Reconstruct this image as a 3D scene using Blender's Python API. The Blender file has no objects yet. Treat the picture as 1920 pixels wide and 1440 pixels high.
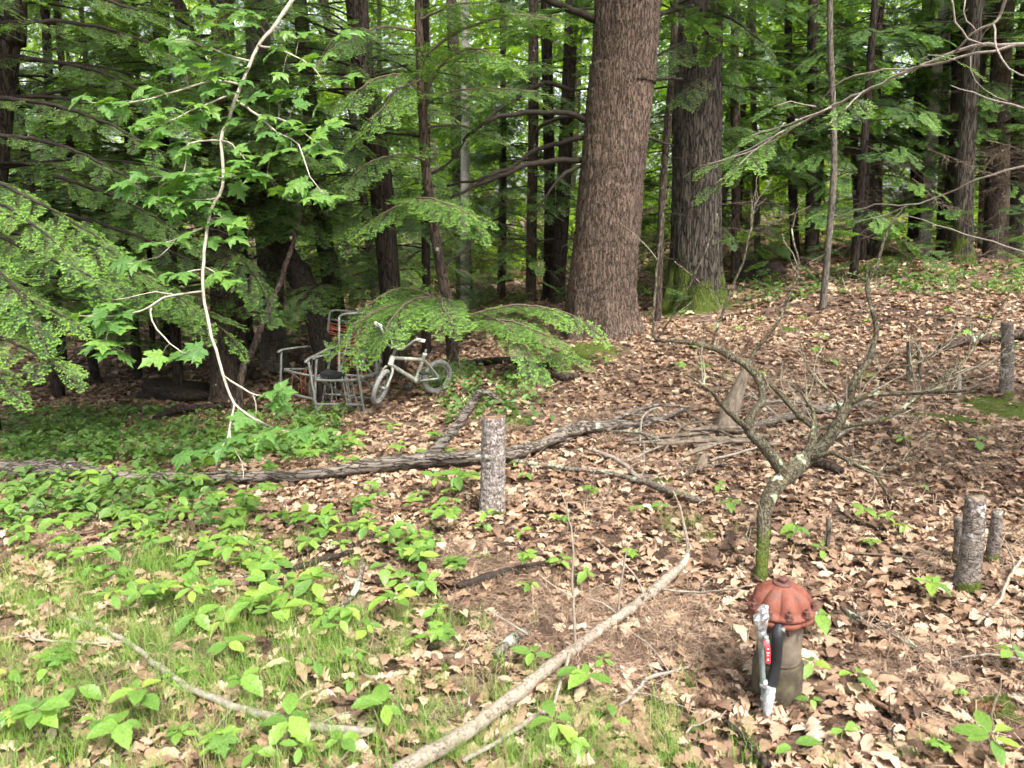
import bpy, math, random
import numpy as np
from mathutils import Vector, Matrix, Euler
from math import sin, cos, pi, radians, exp, sqrt, atan2

random.seed(11)
RNG = np.random.default_rng(11)
SC = bpy.context.scene
COL = SC.collection

# ------------------------------------------------------------------ camera, sky, sun, exposure
CAM_Z, PITCH, FPX = 1.60, radians(12.4), 1443.0
cam_d = bpy.data.cameras.new('camera')
cam = bpy.data.objects.new('camera', cam_d); COL.objects.link(cam)
cam.location = (0, 0, CAM_Z)
cam.rotation_euler = (pi / 2 - PITCH, 0, 0)
cam_d.sensor_width = 36.0
cam_d.lens = 36.0 * FPX / 1920.0
cam_d.clip_start, cam_d.clip_end = 0.05, 600.0
cam_d.dof.use_dof = True
cam_d.dof.focus_distance = 4.4
cam_d.dof.aperture_fstop = 4.5
SC.camera = cam

SUN_EL, SUN_AZ = radians(57), radians(150)       # azimuth clockwise from +Y (the view direction)
to_sun = Vector((sin(SUN_AZ) * cos(SUN_EL), cos(SUN_AZ) * cos(SUN_EL), sin(SUN_EL)))
world = bpy.data.worlds.new('World'); SC.world = world; world.use_nodes = True
wn = world.node_tree; wn.nodes.clear()
sky = wn.nodes.new('ShaderNodeTexSky'); sky.sky_type = 'NISHITA'; sky.sun_disc = False
sky.sun_elevation = SUN_EL; sky.sun_rotation = SUN_AZ
sky.air_density, sky.dust_density, sky.ozone_density = 1.0, 4.0, 0.6
bg = wn.nodes.new('ShaderNodeBackground'); bg.inputs['Strength'].default_value = 0.15
wo = wn.nodes.new('ShaderNodeOutputWorld')
hz = wn.nodes.new('ShaderNodeHueSaturation'); hz.inputs['Saturation'].default_value = 0.35   # thin high cloud: a white sky
wn.links.new(sky.outputs[0], hz.inputs['Color']); wn.links.new(hz.outputs[0], bg.inputs[0]); wn.links.new(bg.outputs[0], wo.inputs[0])
sun_d = bpy.data.lights.new('sun', 'SUN'); sun_d.energy = 2.3; sun_d.angle = radians(10)
sun_d.color = (1.0, 0.955, 0.88)
sun = bpy.data.objects.new('sun', sun_d); COL.objects.link(sun)
sun.location = to_sun * 60
sun.rotation_euler = to_sun.to_track_quat('Z', 'Y').to_euler()
SC.view_settings.view_transform = 'Standard'
SC.view_settings.look = 'None'
SC.view_settings.exposure = 1.55
SC.view_settings.gamma = 1.0
SC.view_settings.use_curve_mapping = False
SC.cycles.max_bounces = 6
SC.cycles.diffuse_bounces = 4
SC.cycles.transmission_bounces = 3
SC.cycles.use_adaptive_sampling = True
SC.cycles.adaptive_threshold = 0.04
SC.cycles.transparent_max_bounces = 4
SC.cycles.glossy_bounces = 2
SC.cycles.use_denoising = True
SC.cycles.denoising_prefilter = 'FAST'
SC.cycles.sample_clamp_indirect = 6.0

# ------------------------------------------------------------------ terrain height and pixel rays
def sm(v, a, b):
    t = np.clip((v - a) / (b - a), 0.0, 1.0)
    return t * t * (3 - 2 * t)

def gz(x, y):
    """height of the ground, works on numbers and arrays"""
    z = 0.80 * sm(x, 0.2, 7.0) * sm(y, 2.6, 11.5)
    z = z - 0.46 * sm(-x, -0.9, 2.6) * sm(y, 3.6, 8.0)
    z = z - 0.55 * sm(-x, 0.0, 9.0) * sm(y, 9.0, 22.0)
    z = z + 0.26 * np.exp(-((x - 1.05) ** 2 + (y - 8.3) ** 2) / (2 * 1.5 ** 2))
    z = z + 0.16 * np.exp(-((x - 2.9) ** 2 + (y - 4.9) ** 2) / (2 * 0.45 ** 2))
    z = z + 0.035 * np.sin(1.7 * x + 0.6) * np.sin(1.3 * y + 1.1) + 0.02 * np.sin(3.9 * x - 1.7 * y) * np.cos(3.1 * y + 0.4 * x)
    z = z + 0.9 * sm(y, 24, 70)
    return z

def ray(px, py):
    a, b = (px - 960.0) / FPX, (720.0 - py) / FPX
    return Vector((a, cos(PITCH) + b * sin(PITCH), -sin(PITCH) + b * cos(PITCH)))

CAM = Vector((0, 0, CAM_Z))
def aty(px, py, Y):                       # point seen at (px,py) on the vertical plane y = Y
    d = ray(px, py)
    return CAM + d * (Y / d.y)

def hit(px, py):                          # where the sight line meets the ground
    d = ray(px, py)
    t, last = 0.6, 0.6
    while t < 140:
        p = CAM + d * t
        if p.z < gz(p.x, p.y):
            a, b = last, t
            for _ in range(24):
                m = (a + b) / 2; q = CAM + d * m
                if q.z < gz(q.x, q.y): b = m
                else: a = m
            q = CAM + d * b
            return Vector((q.x, q.y, float(gz(q.x, q.y))))
        last = t
        t += 0.05 + t * 0.02
    q = CAM + d * 60
    return Vector((q.x, q.y, float(gz(q.x, q.y))))

def G(x, y, dz=0.0):
    return Vector((x, y, float(gz(x, y)) + dz))

def mpp(Y):                               # metres per photo pixel at that distance
    return Y / FPX * 1.02

# ------------------------------------------------------------------ materials
def nt(name):
    m = bpy.data.materials.new(name); m.use_nodes = True
    t = m.node_tree; t.nodes.clear()
    return m, t

def N(t, kind, **kw):
    n = t.nodes.new(kind)
    for k, v in kw.items():
        if k in n.inputs: n.inputs[k].default_value = v
        else: setattr(n, k, v)
    return n

def ramp(t, stops, interp='LINEAR'):
    r = t.nodes.new('ShaderNodeValToRGB'); e = r.color_ramp.elements
    r.color_ramp.interpolation = interp
    while len(e) > 1: e.remove(e[-1])
    e[0].position = stops[0][0]; e[0].color = (*stops[0][1], 1)
    for p, c in stops[1:]:
        x = e.new(p); x.color = (*c, 1)
    return r

def mixc(t, fac, a, b, blend='MIX'):
    m = t.nodes.new('ShaderNodeMix'); m.data_type = 'RGBA'; m.blend_type = blend
    for s, v in ((m.inputs[0], fac), (m.inputs[6], a), (m.inputs[7], b)):
        if hasattr(v, 'links'): t.links.new(v, s)
        elif isinstance(v, (int, float)): s.default_value = v
        else: s.default_value = (*v, 1)
    return m.outputs[2]

def out(t, sh):
    o = t.nodes.new('ShaderNodeOutputMaterial'); t.links.new(sh, o.inputs[0])

def principled(t, col, rough=0.7, metal=0.0, bump=None, strength=0.4, dist=0.01, spec=0.3):
    b = t.nodes.new('ShaderNodeBsdfPrincipled')
    if hasattr(col, 'links'): t.links.new(col, b.inputs['Base Color'])
    else: b.inputs['Base Color'].default_value = (*col, 1)
    if hasattr(rough, 'links'): t.links.new(rough, b.inputs['Roughness'])
    else: b.inputs['Roughness'].default_value = rough
    b.inputs['Metallic'].default_value = metal
    b.inputs['Specular IOR Level'].default_value = spec
    if bump is not None:
        bp = t.nodes.new('ShaderNodeBump'); bp.inputs['Strength'].default_value = strength
        bp.inputs['Distance'].default_value = dist
        t.links.new(bump, bp.inputs['Height']); t.links.new(bp.outputs[0], b.inputs['Normal'])
    return b

def leaf_mat(name, stops, trans=0.4, rough=0.45, tint=(1.25, 1.25, 0.5), spec=0.35, fine=0.0):
    m, t = nt(name)
    oi = N(t, 'ShaderNodeObjectInfo')
    r = ramp(t, stops); t.links.new(oi.outputs['Random'], r.inputs[0])
    c = r.outputs[0]
    if fine:
        tc = N(t, 'ShaderNodeTexCoord'); no = N(t, 'ShaderNodeTexNoise', Scale=fine, Detail=3.0)
        t.links.new(tc.outputs['Object'], no.inputs['Vector'])
        rr = ramp(t, [(0.3, (0.7, 0.7, 0.7)), (0.7, (1.15, 1.15, 1.15))])
        t.links.new(no.outputs[0], rr.inputs[0])
        c = mixc(t, 1.0, c, rr.outputs[0], 'MULTIPLY')
    b = principled(t, c, rough, spec=spec)
    tr = N(t, 'ShaderNodeBsdfTranslucent')
    t.links.new(mixc(t, 1.0, c, tint, 'MULTIPLY'), tr.inputs[0])
    mx = N(t, 'ShaderNodeMixShader'); mx.inputs[0].default_value = trans
    t.links.new(b.outputs[0], mx.inputs[1]); t.links.new(tr.outputs[0], mx.inputs[2])
    out(t, mx.outputs[0])
    return m

def bark_mat(name, dark, mid, light, scale=14.0, squash=0.16, crack=0.12, lichen=0.0, moss=0.0,
             moss_h=0.0, bump=0.6, dist=0.012, lichen_col=(0.42, 0.50, 0.36), rings=0.0, along=None):
    m, t = nt(name)
    tc = N(t, 'ShaderNodeTexCoord')
    mp = N(t, 'ShaderNodeMapping'); mp.inputs['Scale'].default_value = along or (1, 1, squash)
    t.links.new(tc.outputs['Object'], mp.inputs[0])
    wob = N(t, 'ShaderNodeTexNoise', Scale=scale * 0.8, Detail=4.0); t.links.new(mp.outputs[0], wob.inputs['Vector'])
    add = N(t, 'ShaderNodeMixRGB'); add.inputs[0].default_value = 0.09; add.blend_type = 'ADD'
    t.links.new(mp.outputs[0], add.inputs[1]); t.links.new(wob.outputs[1], add.inputs[2])
    vo = N(t, 'ShaderNodeTexVoronoi', feature='DISTANCE_TO_EDGE', Scale=scale)
    t.links.new(add.outputs[0], vo.inputs['Vector'])
    cr = ramp(t, [(0.0, (0, 0, 0)), (crack, (1, 1, 1))]); t.links.new(vo.outputs[0], cr.inputs[0])
    no = N(t, 'ShaderNodeTexNoise', Scale=scale * 2.2, Detail=8.0, Roughness=0.7); t.links.new(mp.outputs[0], no.inputs['Vector'])
    base = ramp(t, [(0.30, mid), (0.68, light)]); t.links.new(no.outputs[0], base.inputs[0])
    c = mixc(t, cr.outputs[0], dark, base.outputs[0])
    big = N(t, 'ShaderNodeTexNoise', Scale=2.3, Detail=3.0); t.links.new(tc.outputs['Object'], big.inputs['Vector'])
    br = ramp(t, [(0.3, (0.72, 0.72, 0.74)), (0.7, (1.15, 1.12, 1.1))]); t.links.new(big.outputs[0], br.inputs[0])
    c = mixc(t, 1.0, c, br.outputs[0], 'MULTIPLY')
    if rings:
        wv = N(t, 'ShaderNodeTexNoise', Scale=rings, Detail=2.0)
        m2 = N(t, 'ShaderNodeMapping'); m2.inputs['Scale'].default_value = (1, 1, 6)
        t.links.new(tc.outputs['Object'], m2.inputs[0]); t.links.new(m2.outputs[0], wv.inputs['Vector'])
        wr = ramp(t, [(0.52, (0, 0, 0)), (0.62, (1, 1, 1))]); t.links.new(wv.outputs[0], wr.inputs[0])
        c = mixc(t, wr.outputs[0], c, (0.5, 0.47, 0.43))
    if lichen:
        ln = N(t, 'ShaderNodeTexNoise', Scale=9.0, Detail=6.0, Roughness=0.65); t.links.new(tc.outputs['Object'], ln.inputs['Vector'])
        lr = ramp(t, [(0.66 - lichen, (0, 0, 0)), (0.70 - lichen, (1, 1, 1))]); t.links.new(ln.outputs[0], lr.inputs[0])
        c = mixc(t, lr.outputs[0], c, lichen_col)
    if moss:
        mn = N(t, 'ShaderNodeTexNoise', Scale=5.0, Detail=6.0); t.links.new(tc.outputs['Object'], mn.inputs['Vector'])
        f = mn.outputs[0]
        if moss_h:
            sx = N(t, 'ShaderNodeSeparateXYZ'); t.links.new(tc.outputs['Object'], sx.inputs[0])
            mr = N(t, 'ShaderNodeMapRange'); mr.inputs[1].default_value = 0.0; mr.inputs[2].default_value = moss_h
            mr.inputs[3].default_value = 0.22; mr.inputs[4].default_value = -0.22
            t.links.new(sx.outputs[2], mr.inputs[0])
            ad = N(t, 'ShaderNodeMath', operation='ADD'); t.links.new(f, ad.inputs[0]); t.links.new(mr.outputs[0], ad.inputs[1])
            f = ad.outputs[0]
        rr = ramp(t, [(0.64 - moss, (0, 0, 0)), (0.72 - moss, (1, 1, 1))]); t.links.new(f, rr.inputs[0])
        mc = ramp(t, [(0.3, (0.035, 0.05, 0.010)), (0.7, (0.12, 0.16, 0.03))]); t.links.new(no.outputs[0], mc.inputs[0])
        c = mixc(t, rr.outputs[0], c, mc.outputs[0])
    hs = N(t, 'ShaderNodeMath', operation='MULTIPLY_ADD')
    t.links.new(no.outputs[0], hs.inputs[0]); hs.inputs[1].default_value = 0.6; t.links.new(cr.outputs[0], hs.inputs[2])
    b = principled(t, c, 0.9, bump=hs.outputs[0], strength=bump, dist=dist, spec=0.15)
    out(t, b.outputs[0])
    return m

def plain(name, col, rough=0.6, metal=0.0, var=0.25, scale=30.0, bump=0.2, dist=0.002, spec=0.4, col2=None, streak=1.0):
    m, t = nt(name)
    tc = N(t, 'ShaderNodeTexCoord')
    mp = N(t, 'ShaderNodeMapping'); mp.inputs['Scale'].default_value = (1, 1, streak)
    t.links.new(tc.outputs['Object'], mp.inputs[0])
    no = N(t, 'ShaderNodeTexNoise', Scale=scale, Detail=6.0, Roughness=0.65); t.links.new(mp.outputs[0], no.inputs['Vector'])
    if col2 is None: col2 = tuple(min(1, c * (1 + var)) for c in col)
    r = ramp(t, [(0.32, tuple(c * (1 - var) for c in col)), (0.52, col), (0.70, col2)]); t.links.new(no.outputs[0], r.inputs[0])
    b = principled(t, r.outputs[0], rough, metal, bump=no.outputs[0], strength=bump, dist=dist, spec=spec)
    out(t, b.outputs[0])
    return m

M = {}
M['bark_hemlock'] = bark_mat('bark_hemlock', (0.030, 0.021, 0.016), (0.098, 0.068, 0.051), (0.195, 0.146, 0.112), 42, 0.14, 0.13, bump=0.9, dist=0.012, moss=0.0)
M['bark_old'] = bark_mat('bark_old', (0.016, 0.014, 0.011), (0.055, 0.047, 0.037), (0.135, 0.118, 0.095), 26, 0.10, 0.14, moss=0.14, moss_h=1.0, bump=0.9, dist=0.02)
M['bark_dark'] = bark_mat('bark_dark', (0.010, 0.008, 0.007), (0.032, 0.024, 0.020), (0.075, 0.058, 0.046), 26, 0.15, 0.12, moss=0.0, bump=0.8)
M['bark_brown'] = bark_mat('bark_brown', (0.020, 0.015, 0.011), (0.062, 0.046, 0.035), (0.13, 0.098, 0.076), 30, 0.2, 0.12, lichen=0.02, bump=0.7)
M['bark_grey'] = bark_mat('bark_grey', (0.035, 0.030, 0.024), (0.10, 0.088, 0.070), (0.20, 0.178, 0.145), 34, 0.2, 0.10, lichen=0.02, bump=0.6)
M['bark_birch'] = bark_mat('bark_birch', (0.12, 0.10, 0.08), (0.34, 0.31, 0.27), (0.55, 0.52, 0.47), 18, 2.5, 0.05, bump=0.3, rings=14)
M['bark_mossy'] = bark_mat('bark_mossy', (0.03, 0.026, 0.02), (0.075, 0.066, 0.042), (0.165, 0.148, 0.095), 42, 0.6, 0.12, lichen=0.06, moss=0.09, moss_h=0.8, lichen_col=(0.36, 0.42, 0.28), bump=0.8, dist=0.006)
M['bark_lichen'] = bark_mat('bark_lichen', (0.03, 0.026, 0.02), (0.12, 0.10, 0.08), (0.25, 0.215, 0.17), 42, 0.8, 0.12, lichen=0.09, lichen_col=(0.36, 0.42, 0.30), bump=0.7, dist=0.005)
M['bark_twig'] = bark_mat('bark_twig', (0.10, 0.085, 0.06), (0.21, 0.18, 0.132), (0.33, 0.29, 0.22), 60, 0.5, 0.08, lichen=0.10, lichen_col=(0.34, 0.38, 0.26), bump=0.4, dist=0.003)
M['twig_pale'] = plain('twig_pale', (0.27, 0.23, 0.18), 0.8, var=0.35, scale=40, spec=0.2)
M['maple_stem'] = plain('maple_stem', (0.36, 0.32, 0.26), 0.8, var=0.35, scale=30, spec=0.2)
M['twig_brown'] = plain('twig_brown', (0.13, 0.10, 0.072), 0.85, var=0.4, scale=50, spec=0.15)
M['twig_brush'] = plain('twig_brush', (0.085, 0.066, 0.050), 0.9, var=0.4, scale=50, spec=0.1)
M['twig_grey'] = plain('twig_grey', (0.25, 0.215, 0.18), 0.85, var=0.4, scale=50, spec=0.15)
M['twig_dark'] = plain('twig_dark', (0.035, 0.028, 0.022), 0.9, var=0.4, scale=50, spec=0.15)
M['log'] = bark_mat('log', (0.022, 0.018, 0.015), (0.085, 0.070, 0.057), (0.27, 0.235, 0.195), 40, 1.0, 0.12, along=(0.10, 0.5, 0.8), lichen=0.035, lichen_col=(0.46, 0.50, 0.40), moss=0.0, bump=0.8, dist=0.01)
M['pole'] = bark_mat('pole', (0.08, 0.06, 0.045), (0.21, 0.17, 0.13), (0.37, 0.315, 0.25), 30, 1.0, 0.04, lichen=0.03, bump=0.5, dist=0.004)
M['stump'] = bark_mat('stump', (0.17, 0.14, 0.12), (0.31, 0.265, 0.235), (0.50, 0.45, 0.41), 56, 0.40, 0.11, lichen=0.02, moss=0.02, moss_h=0.14, bump=1.0, dist=0.008)
M['birch_stump'] = bark_mat('birch_stump', (0.05, 0.042, 0.036), (0.15, 0.125, 0.105), (0.29, 0.255, 0.22), 30, 1.6, 0.10, lichen=0.10, lichen_col=(0.46, 0.45, 0.42), moss=0.06, moss_h=0.25, bump=0.8, dist=0.005)
M['cut_wood'] = plain('cut_wood', (0.42, 0.24, 0.11), 0.85, var=0.35, scale=60, spec=0.15)
M['grey_wood'] = plain('grey_wood', (0.17, 0.137, 0.105), 0.9, var=0.55, scale=30, spec=0.1, bump=0.5, dist=0.006, streak=0.15)
M['rust_wood'] = plain('rust_wood', (0.17, 0.105, 0.065), 0.9, var=0.4, scale=40, spec=0.1)

M['needle_old'] = leaf_mat('needle_old', [(0.0, (0.052, 0.100, 0.040)), (0.5, (0.080, 0.145, 0.050)), (1.0, (0.115, 0.19, 0.062))], 0.42, 0.45, (1.15, 1.3, 0.5))
M['needle_new'] = leaf_mat('needle_new', [(0.0, (0.18, 0.35, 0.06)), (1.0, (0.26, 0.45, 0.085))], 0.42, 0.45, (1.1, 1.2, 0.5))
M['needle_dead'] = leaf_mat('needle_dead', [(0.0, (0.14, 0.075, 0.035)), (1.0, (0.22, 0.12, 0.06))], 0.15, 0.8)
M['maple'] = leaf_mat('maple', [(0.0, (0.10, 0.22, 0.055)), (0.5, (0.135, 0.275, 0.062)), (1.0, (0.19, 0.34, 0.07))], 0.42, 0.42, (1.2, 1.3, 0.4), fine=9.0)
M['seedling'] = leaf_mat('seedling', [(0.0, (0.125, 0.245, 0.052)), (0.5, (0.18, 0.325, 0.060)), (0.92, (0.24, 0.39, 0.068)), (1.0, (0.32, 0.43, 0.08))], 0.38, 0.42, (1.2, 1.25, 0.45), fine=14.0)
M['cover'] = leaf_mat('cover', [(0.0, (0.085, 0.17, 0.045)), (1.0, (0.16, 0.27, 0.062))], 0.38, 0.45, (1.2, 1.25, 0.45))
M['far_leaf'] = leaf_mat('far_leaf', [(0.0, (0.15, 0.27, 0.035)), (0.5, (0.25, 0.40, 0.045)), (1.0, (0.36, 0.50, 0.065))], 0.55, 0.5, (1.25, 1.3, 0.4))
M['grass'] = leaf_mat('grass', [(0.0, (0.15, 0.28, 0.05)), (0.7, (0.24, 0.40, 0.075)), (0.88, (0.34, 0.38, 0.14)), (1.0, (0.42, 0.36, 0.20))], 0.35, 0.5, (1.2, 1.2, 0.5))
M['dead_leaf'] = leaf_mat('dead_leaf', [(0.0, (0.065, 0.038, 0.024)), (0.14, (0.13, 0.077, 0.050)), (0.34, (0.245, 0.152, 0.098)), (0.60, (0.37, 0.242, 0.158)), (0.84, (0.49, 0.350, 0.238)), (0.95, (0.59, 0.46, 0.33)), (1.0, (0.30, 0.145, 0.085))], 0.16, 0.62, (1.1, 0.9, 0.6), spec=0.3, fine=16.0)
M['dead_leaf_far'] = M['dead_leaf']
M['red_litter'] = leaf_mat('red_litter', [(0.0, (0.085, 0.052, 0.035)), (0.5, (0.20, 0.128, 0.085)), (1.0, (0.36, 0.26, 0.18))], 0.0, 0.8)
M['moss'] = leaf_mat('moss', [(0.0, (0.05, 0.075, 0.014)), (1.0, (0.12, 0.16, 0.03))], 0.2, 0.8)

# ------------------------------------------------------------------ mesh helpers
class MB:
    def __init__(self): self.v, self.f, self.mi = [], [], []
    def add(self, verts, faces, mi=0):
        o = len(self.v); self.v.extend(verts)
        self.f.extend([tuple(i + o for i in f) for f in faces]); self.mi.extend([mi] * len(faces))
    def mesh(self, name, mats, off=None, smooth=True):
        me = bpy.data.meshes.new(name)
        v = [tuple(p) for p in self.v] if off is None else [(p[0] - off[0], p[1] - off[1], p[2] - off[2]) for p in self.v]
        me.from_pydata(v, [], self.f)
        for m in mats: me.materials.append(m)
        me.polygons.foreach_set('material_index', self.mi)
        me.polygons.foreach_set('use_smooth', [smooth] * len(self.f))
        me.update()
        return me
    def tube(self, pts, rad, n=7, mi=0, rough=0.0, cap=True, rng=random):
        pts = [Vector(p) for p in pts]; k = len(pts)
        if k < 2: return
        if isinstance(rad, (int, float)): rad = [rad] * k
        tan = [(pts[min(i + 1, k - 1)] - pts[max(i - 1, 0)]).normalized() for i in range(k)]
        up = Vector((0, 0, 1)) if abs(tan[0].z) < 0.9 else Vector((1, 0, 0))
        s = tan[0].cross(up).normalized()
        vs = []
        for i in range(k):
            s = (s - tan[i] * s.dot(tan[i]))
            s = s.normalized() if s.length > 1e-6 else tan[i].orthogonal().normalized()
            b = tan[i].cross(s)
            for j in range(n):
                a = 2 * pi * j / n
                r = rad[i] * (1 + (rng.uniform(-rough, rough) if rough else 0))
                vs.append(pts[i] + s * (cos(a) * r) + b * (sin(a) * r))
        fs = [(i * n + j, i * n + (j + 1) % n, (i + 1) * n + (j + 1) % n, (i + 1) * n + j) for i in range(k - 1) for j in range(n)]
        if cap:
            fs.append(tuple(reversed(range(n)))); fs.append(tuple(range((k - 1) * n, k * n)))
        self.add(vs, fs, mi)
    def box(self, mat, sx, sy, sz, mi=0):
        vs = [mat @ Vector((x * sx / 2, y * sy / 2, z * sz / 2)) for x in (-1, 1) for y in (-1, 1) for z in (-1, 1)]
        self.add(vs, [(0, 1, 3, 2), (4, 6, 7, 5), (0, 4, 5, 1), (2, 3, 7, 6), (0, 2, 6, 4), (1, 5, 7, 3)], mi)
    def lathe(self, prof, n=24, c=(0, 0, 0), mi=0, fn=None):
        vs, fs = [], []
        for r, z in prof:
            for j in range(n):
                a = 2 * pi * j / n
                rr, zz = (r, z) if fn is None else fn(r, z, a)
                vs.append(Vector((c[0] + rr * cos(a), c[1] + rr * sin(a), c[2] + zz)))
        for i in range(len(prof) - 1):
            for j in range(n):
                fs.append((i * n + j, i * n + (j + 1) % n, (i + 1) * n + (j + 1) % n, (i + 1) * n + j))
        fs.append(tuple(range((len(prof) - 1) * n, len(prof) * n)))
        fs.append(tuple(reversed(range(n))))
        self.add(vs, fs, mi)

def smooth_path(pts, vals, step, wob=0.0, rng=random):
    """Catmull-Rom through pts, resampled about every `step` metres, with a little crookedness"""
    pts = [Vector(p) for p in pts]; P, V = [], []
    for i in range(len(pts) - 1):
        p0, p1, p2, p3 = pts[max(i - 1, 0)], pts[i], pts[i + 1], pts[min(i + 2, len(pts) - 1)]
        k = max(2, int((p2 - p1).length / step))
        for j in range(k):
            t = j / k
            q = 0.5 * ((2 * p1) + (p2 - p0) * t + (2 * p0 - 5 * p1 + 4 * p2 - p3) * t * t + (3 * p1 - p0 - 3 * p2 + p3) * t ** 3)
            v = vals[i] * (1 - t) + vals[i + 1] * t
            if wob and (i or j): q = q + Vector((rng.uniform(-1, 1), rng.uniform(-1, 1), rng.uniform(-1, 1))) * wob
            P.append(q); V.append(v)
    P.append(pts[-1]); V.append(vals[-1])
    return P, V

def link(name, data, parent=None, loc=None):
    o = bpy.data.objects.new(name, data); COL.objects.link(o)
    if parent is not None: o.parent = parent
    if loc is not None: o.location = loc
    return o

def tag(o, label=None, cat=None, group=None, kind=None):
    for k, v in (('label', label), ('category', cat), ('group', group), ('kind', kind)):
        if v: o[k] = v
    return o

def thing(name, label, cat, loc, group=None):
    o = link(name, None, None, loc); o.empty_display_size = 0.1
    return tag(o, label, cat, group)

def part(name, mb, mats, root, smooth=True, kind=None, parent=None):
    """mesh in world coordinates -> child of root (an Empty at root.location, no rotation)"""
    if not isinstance(mats, (list, tuple)): mats = [mats]
    o = link(name, mb.mesh(name, mats, root.location, smooth), parent or root)
    if kind: o['kind'] = kind
    return o

def solo(name, mb, mats, label, cat, group=None, smooth=True, origin=None):
    if not isinstance(mats, (list, tuple)): mats = [mats]
    c = Vector(origin) if origin is not None else Vector(mb.v[0])
    o = link(name, mb.mesh(name, mats, c, smooth), None, c)
    return tag(o, label, cat, group)

# ------------------------------------------------------------------ scattering with geometry nodes (only for what nobody could count)
def scatter(name, protos, pts, rots, scl, idx, parent=None, kind='stuff', label=None, cat=None, origin=(0, 0, 0)):
    me = bpy.data.meshes.new(name)
    pts = np.asarray(pts, dtype=np.float32).reshape(-1, 3) - np.asarray(origin, dtype=np.float32)
    n = len(pts)
    me.vertices.add(n); me.vertices.foreach_set('co', pts.ravel())
    a = me.attributes.new('rot', 'FLOAT_VECTOR', 'POINT'); a.data.foreach_set('vector', np.asarray(rots, dtype=np.float32).ravel())
    a = me.attributes.new('scl', 'FLOAT', 'POINT'); a.data.foreach_set('value', np.asarray(scl, dtype=np.float32).ravel())
    a = me.attributes.new('idx', 'INT', 'POINT'); a.data.foreach_set('value', np.asarray(idx, dtype=np.int32).ravel())
    o = link(name, me, parent, origin if parent is None else None)
    g = bpy.data.node_groups.new(name, 'GeometryNodeTree')
    g.interface.new_socket('Geometry', in_out='INPUT', socket_type='NodeSocketGeometry')
    g.interface.new_socket('Geometry', in_out='OUTPUT', socket_type='NodeSocketGeometry')
    gi, go = g.nodes.new('NodeGroupInput'), g.nodes.new('NodeGroupOutput')
    ip = g.nodes.new('GeometryNodeInstanceOnPoints')
    jn = g.nodes.new('GeometryNodeJoinGeometry')
    for p in reversed(protos):
        oi = g.nodes.new('GeometryNodeObjectInfo'); oi.inputs['Object'].default_value = p
        gt = g.nodes.new('GeometryNodeGeometryToInstance')
        g.links.new(oi.outputs['Geometry'], gt.inputs[0]); g.links.new(gt.outputs[0], jn.inputs[0])
    def attr(nm, ty):
        q = g.nodes.new('GeometryNodeInputNamedAttribute'); q.data_type = ty; q.inputs['Name'].default_value = nm
        return q.outputs['Attribute']
    er = g.nodes.new('FunctionNodeEulerToRotation')
    g.links.new(attr('rot', 'FLOAT_VECTOR'), er.inputs[0])
    g.links.new(gi.outputs[0], ip.inputs['Points']); g.links.new(jn.outputs[0], ip.inputs['Instance'])
    ip.inputs['Pick Instance'].default_value = True
    g.links.new(attr('idx', 'INT'), ip.inputs['Instance Index'])
    g.links.new(er.outputs[0], ip.inputs['Rotation']); g.links.new(attr('scl', 'FLOAT'), ip.inputs['Scale'])
    g.links.new(ip.outputs[0], go.inputs[0])
    md = o.modifiers.new('scatter', 'NODES'); md.node_group = g
    tag(o, label, cat, None, kind)
    return o

def proto(name, me):                      # never linked to the scene: only a source of geometry
    return bpy.data.objects.new(name, me)

def orient(axis, up=(0, 0, 1), roll=0.0):
    """euler whose local +Y is axis and local +Z is near up"""
    y = Vector(axis).normalized(); u = Vector(up)
    x = y.cross(u)
    x = x.normalized() if x.length > 1e-4 else y.orthogonal().normalized()
    z = x.cross(y)
    m = Matrix((x, y, z)).transposed()
    if roll: m = m @ Matrix.Rotation(roll, 3, 'Y')
    return m.to_euler('XYZ')

def dead_fan(seed):
    r = random.Random(seed); mb = MB()
    ax = [Vector((0, 0, 0))]; d = Vector((0, 1, 0))
    for i in range(6):
        d = (d + Vector((r.uniform(-.2, .2), 0, r.uniform(-.2, .12)))).normalized(); ax.append(ax[-1] + d * .17)
    mb.tube(ax, [.007 * (1 - .13 * i) for i in range(7)], 4, cap=False)
    for i in range(18):
        k = r.randrange(1, 6); p = ax[k].lerp(ax[k + 1], r.random()); s = 1 if i % 2 else -1
        e = Vector((s * r.uniform(.5, 1), r.uniform(.2, .9), r.uniform(-.45, .15))).normalized(); ln = r.uniform(.12, .38)
        q = p + e * ln * .5; e2 = (e + Vector((r.uniform(-.3, .3), r.uniform(-.1, .4), -.25))).normalized()
        mb.tube([p, q, q + e2 * ln * .5], [.0032, .0024, .0012], 3, cap=False)
        for _ in range(3):
            u = p.lerp(q, r.random()); e3 = (e + Vector((r.uniform(-1, 1), r.uniform(-.6, .6), r.uniform(-.6, .1)))).normalized()
            mb.tube([u, u + e3 * ln * .4], [.0018, .0008], 3, cap=False)
    return mb.mesh('dead_fan', [M['twig_brush'] if seed % 2 else M['twig_brown']])
P_FAN = [proto('dead_fan', dead_fan(60 + k)) for k in range(4)]

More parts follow.
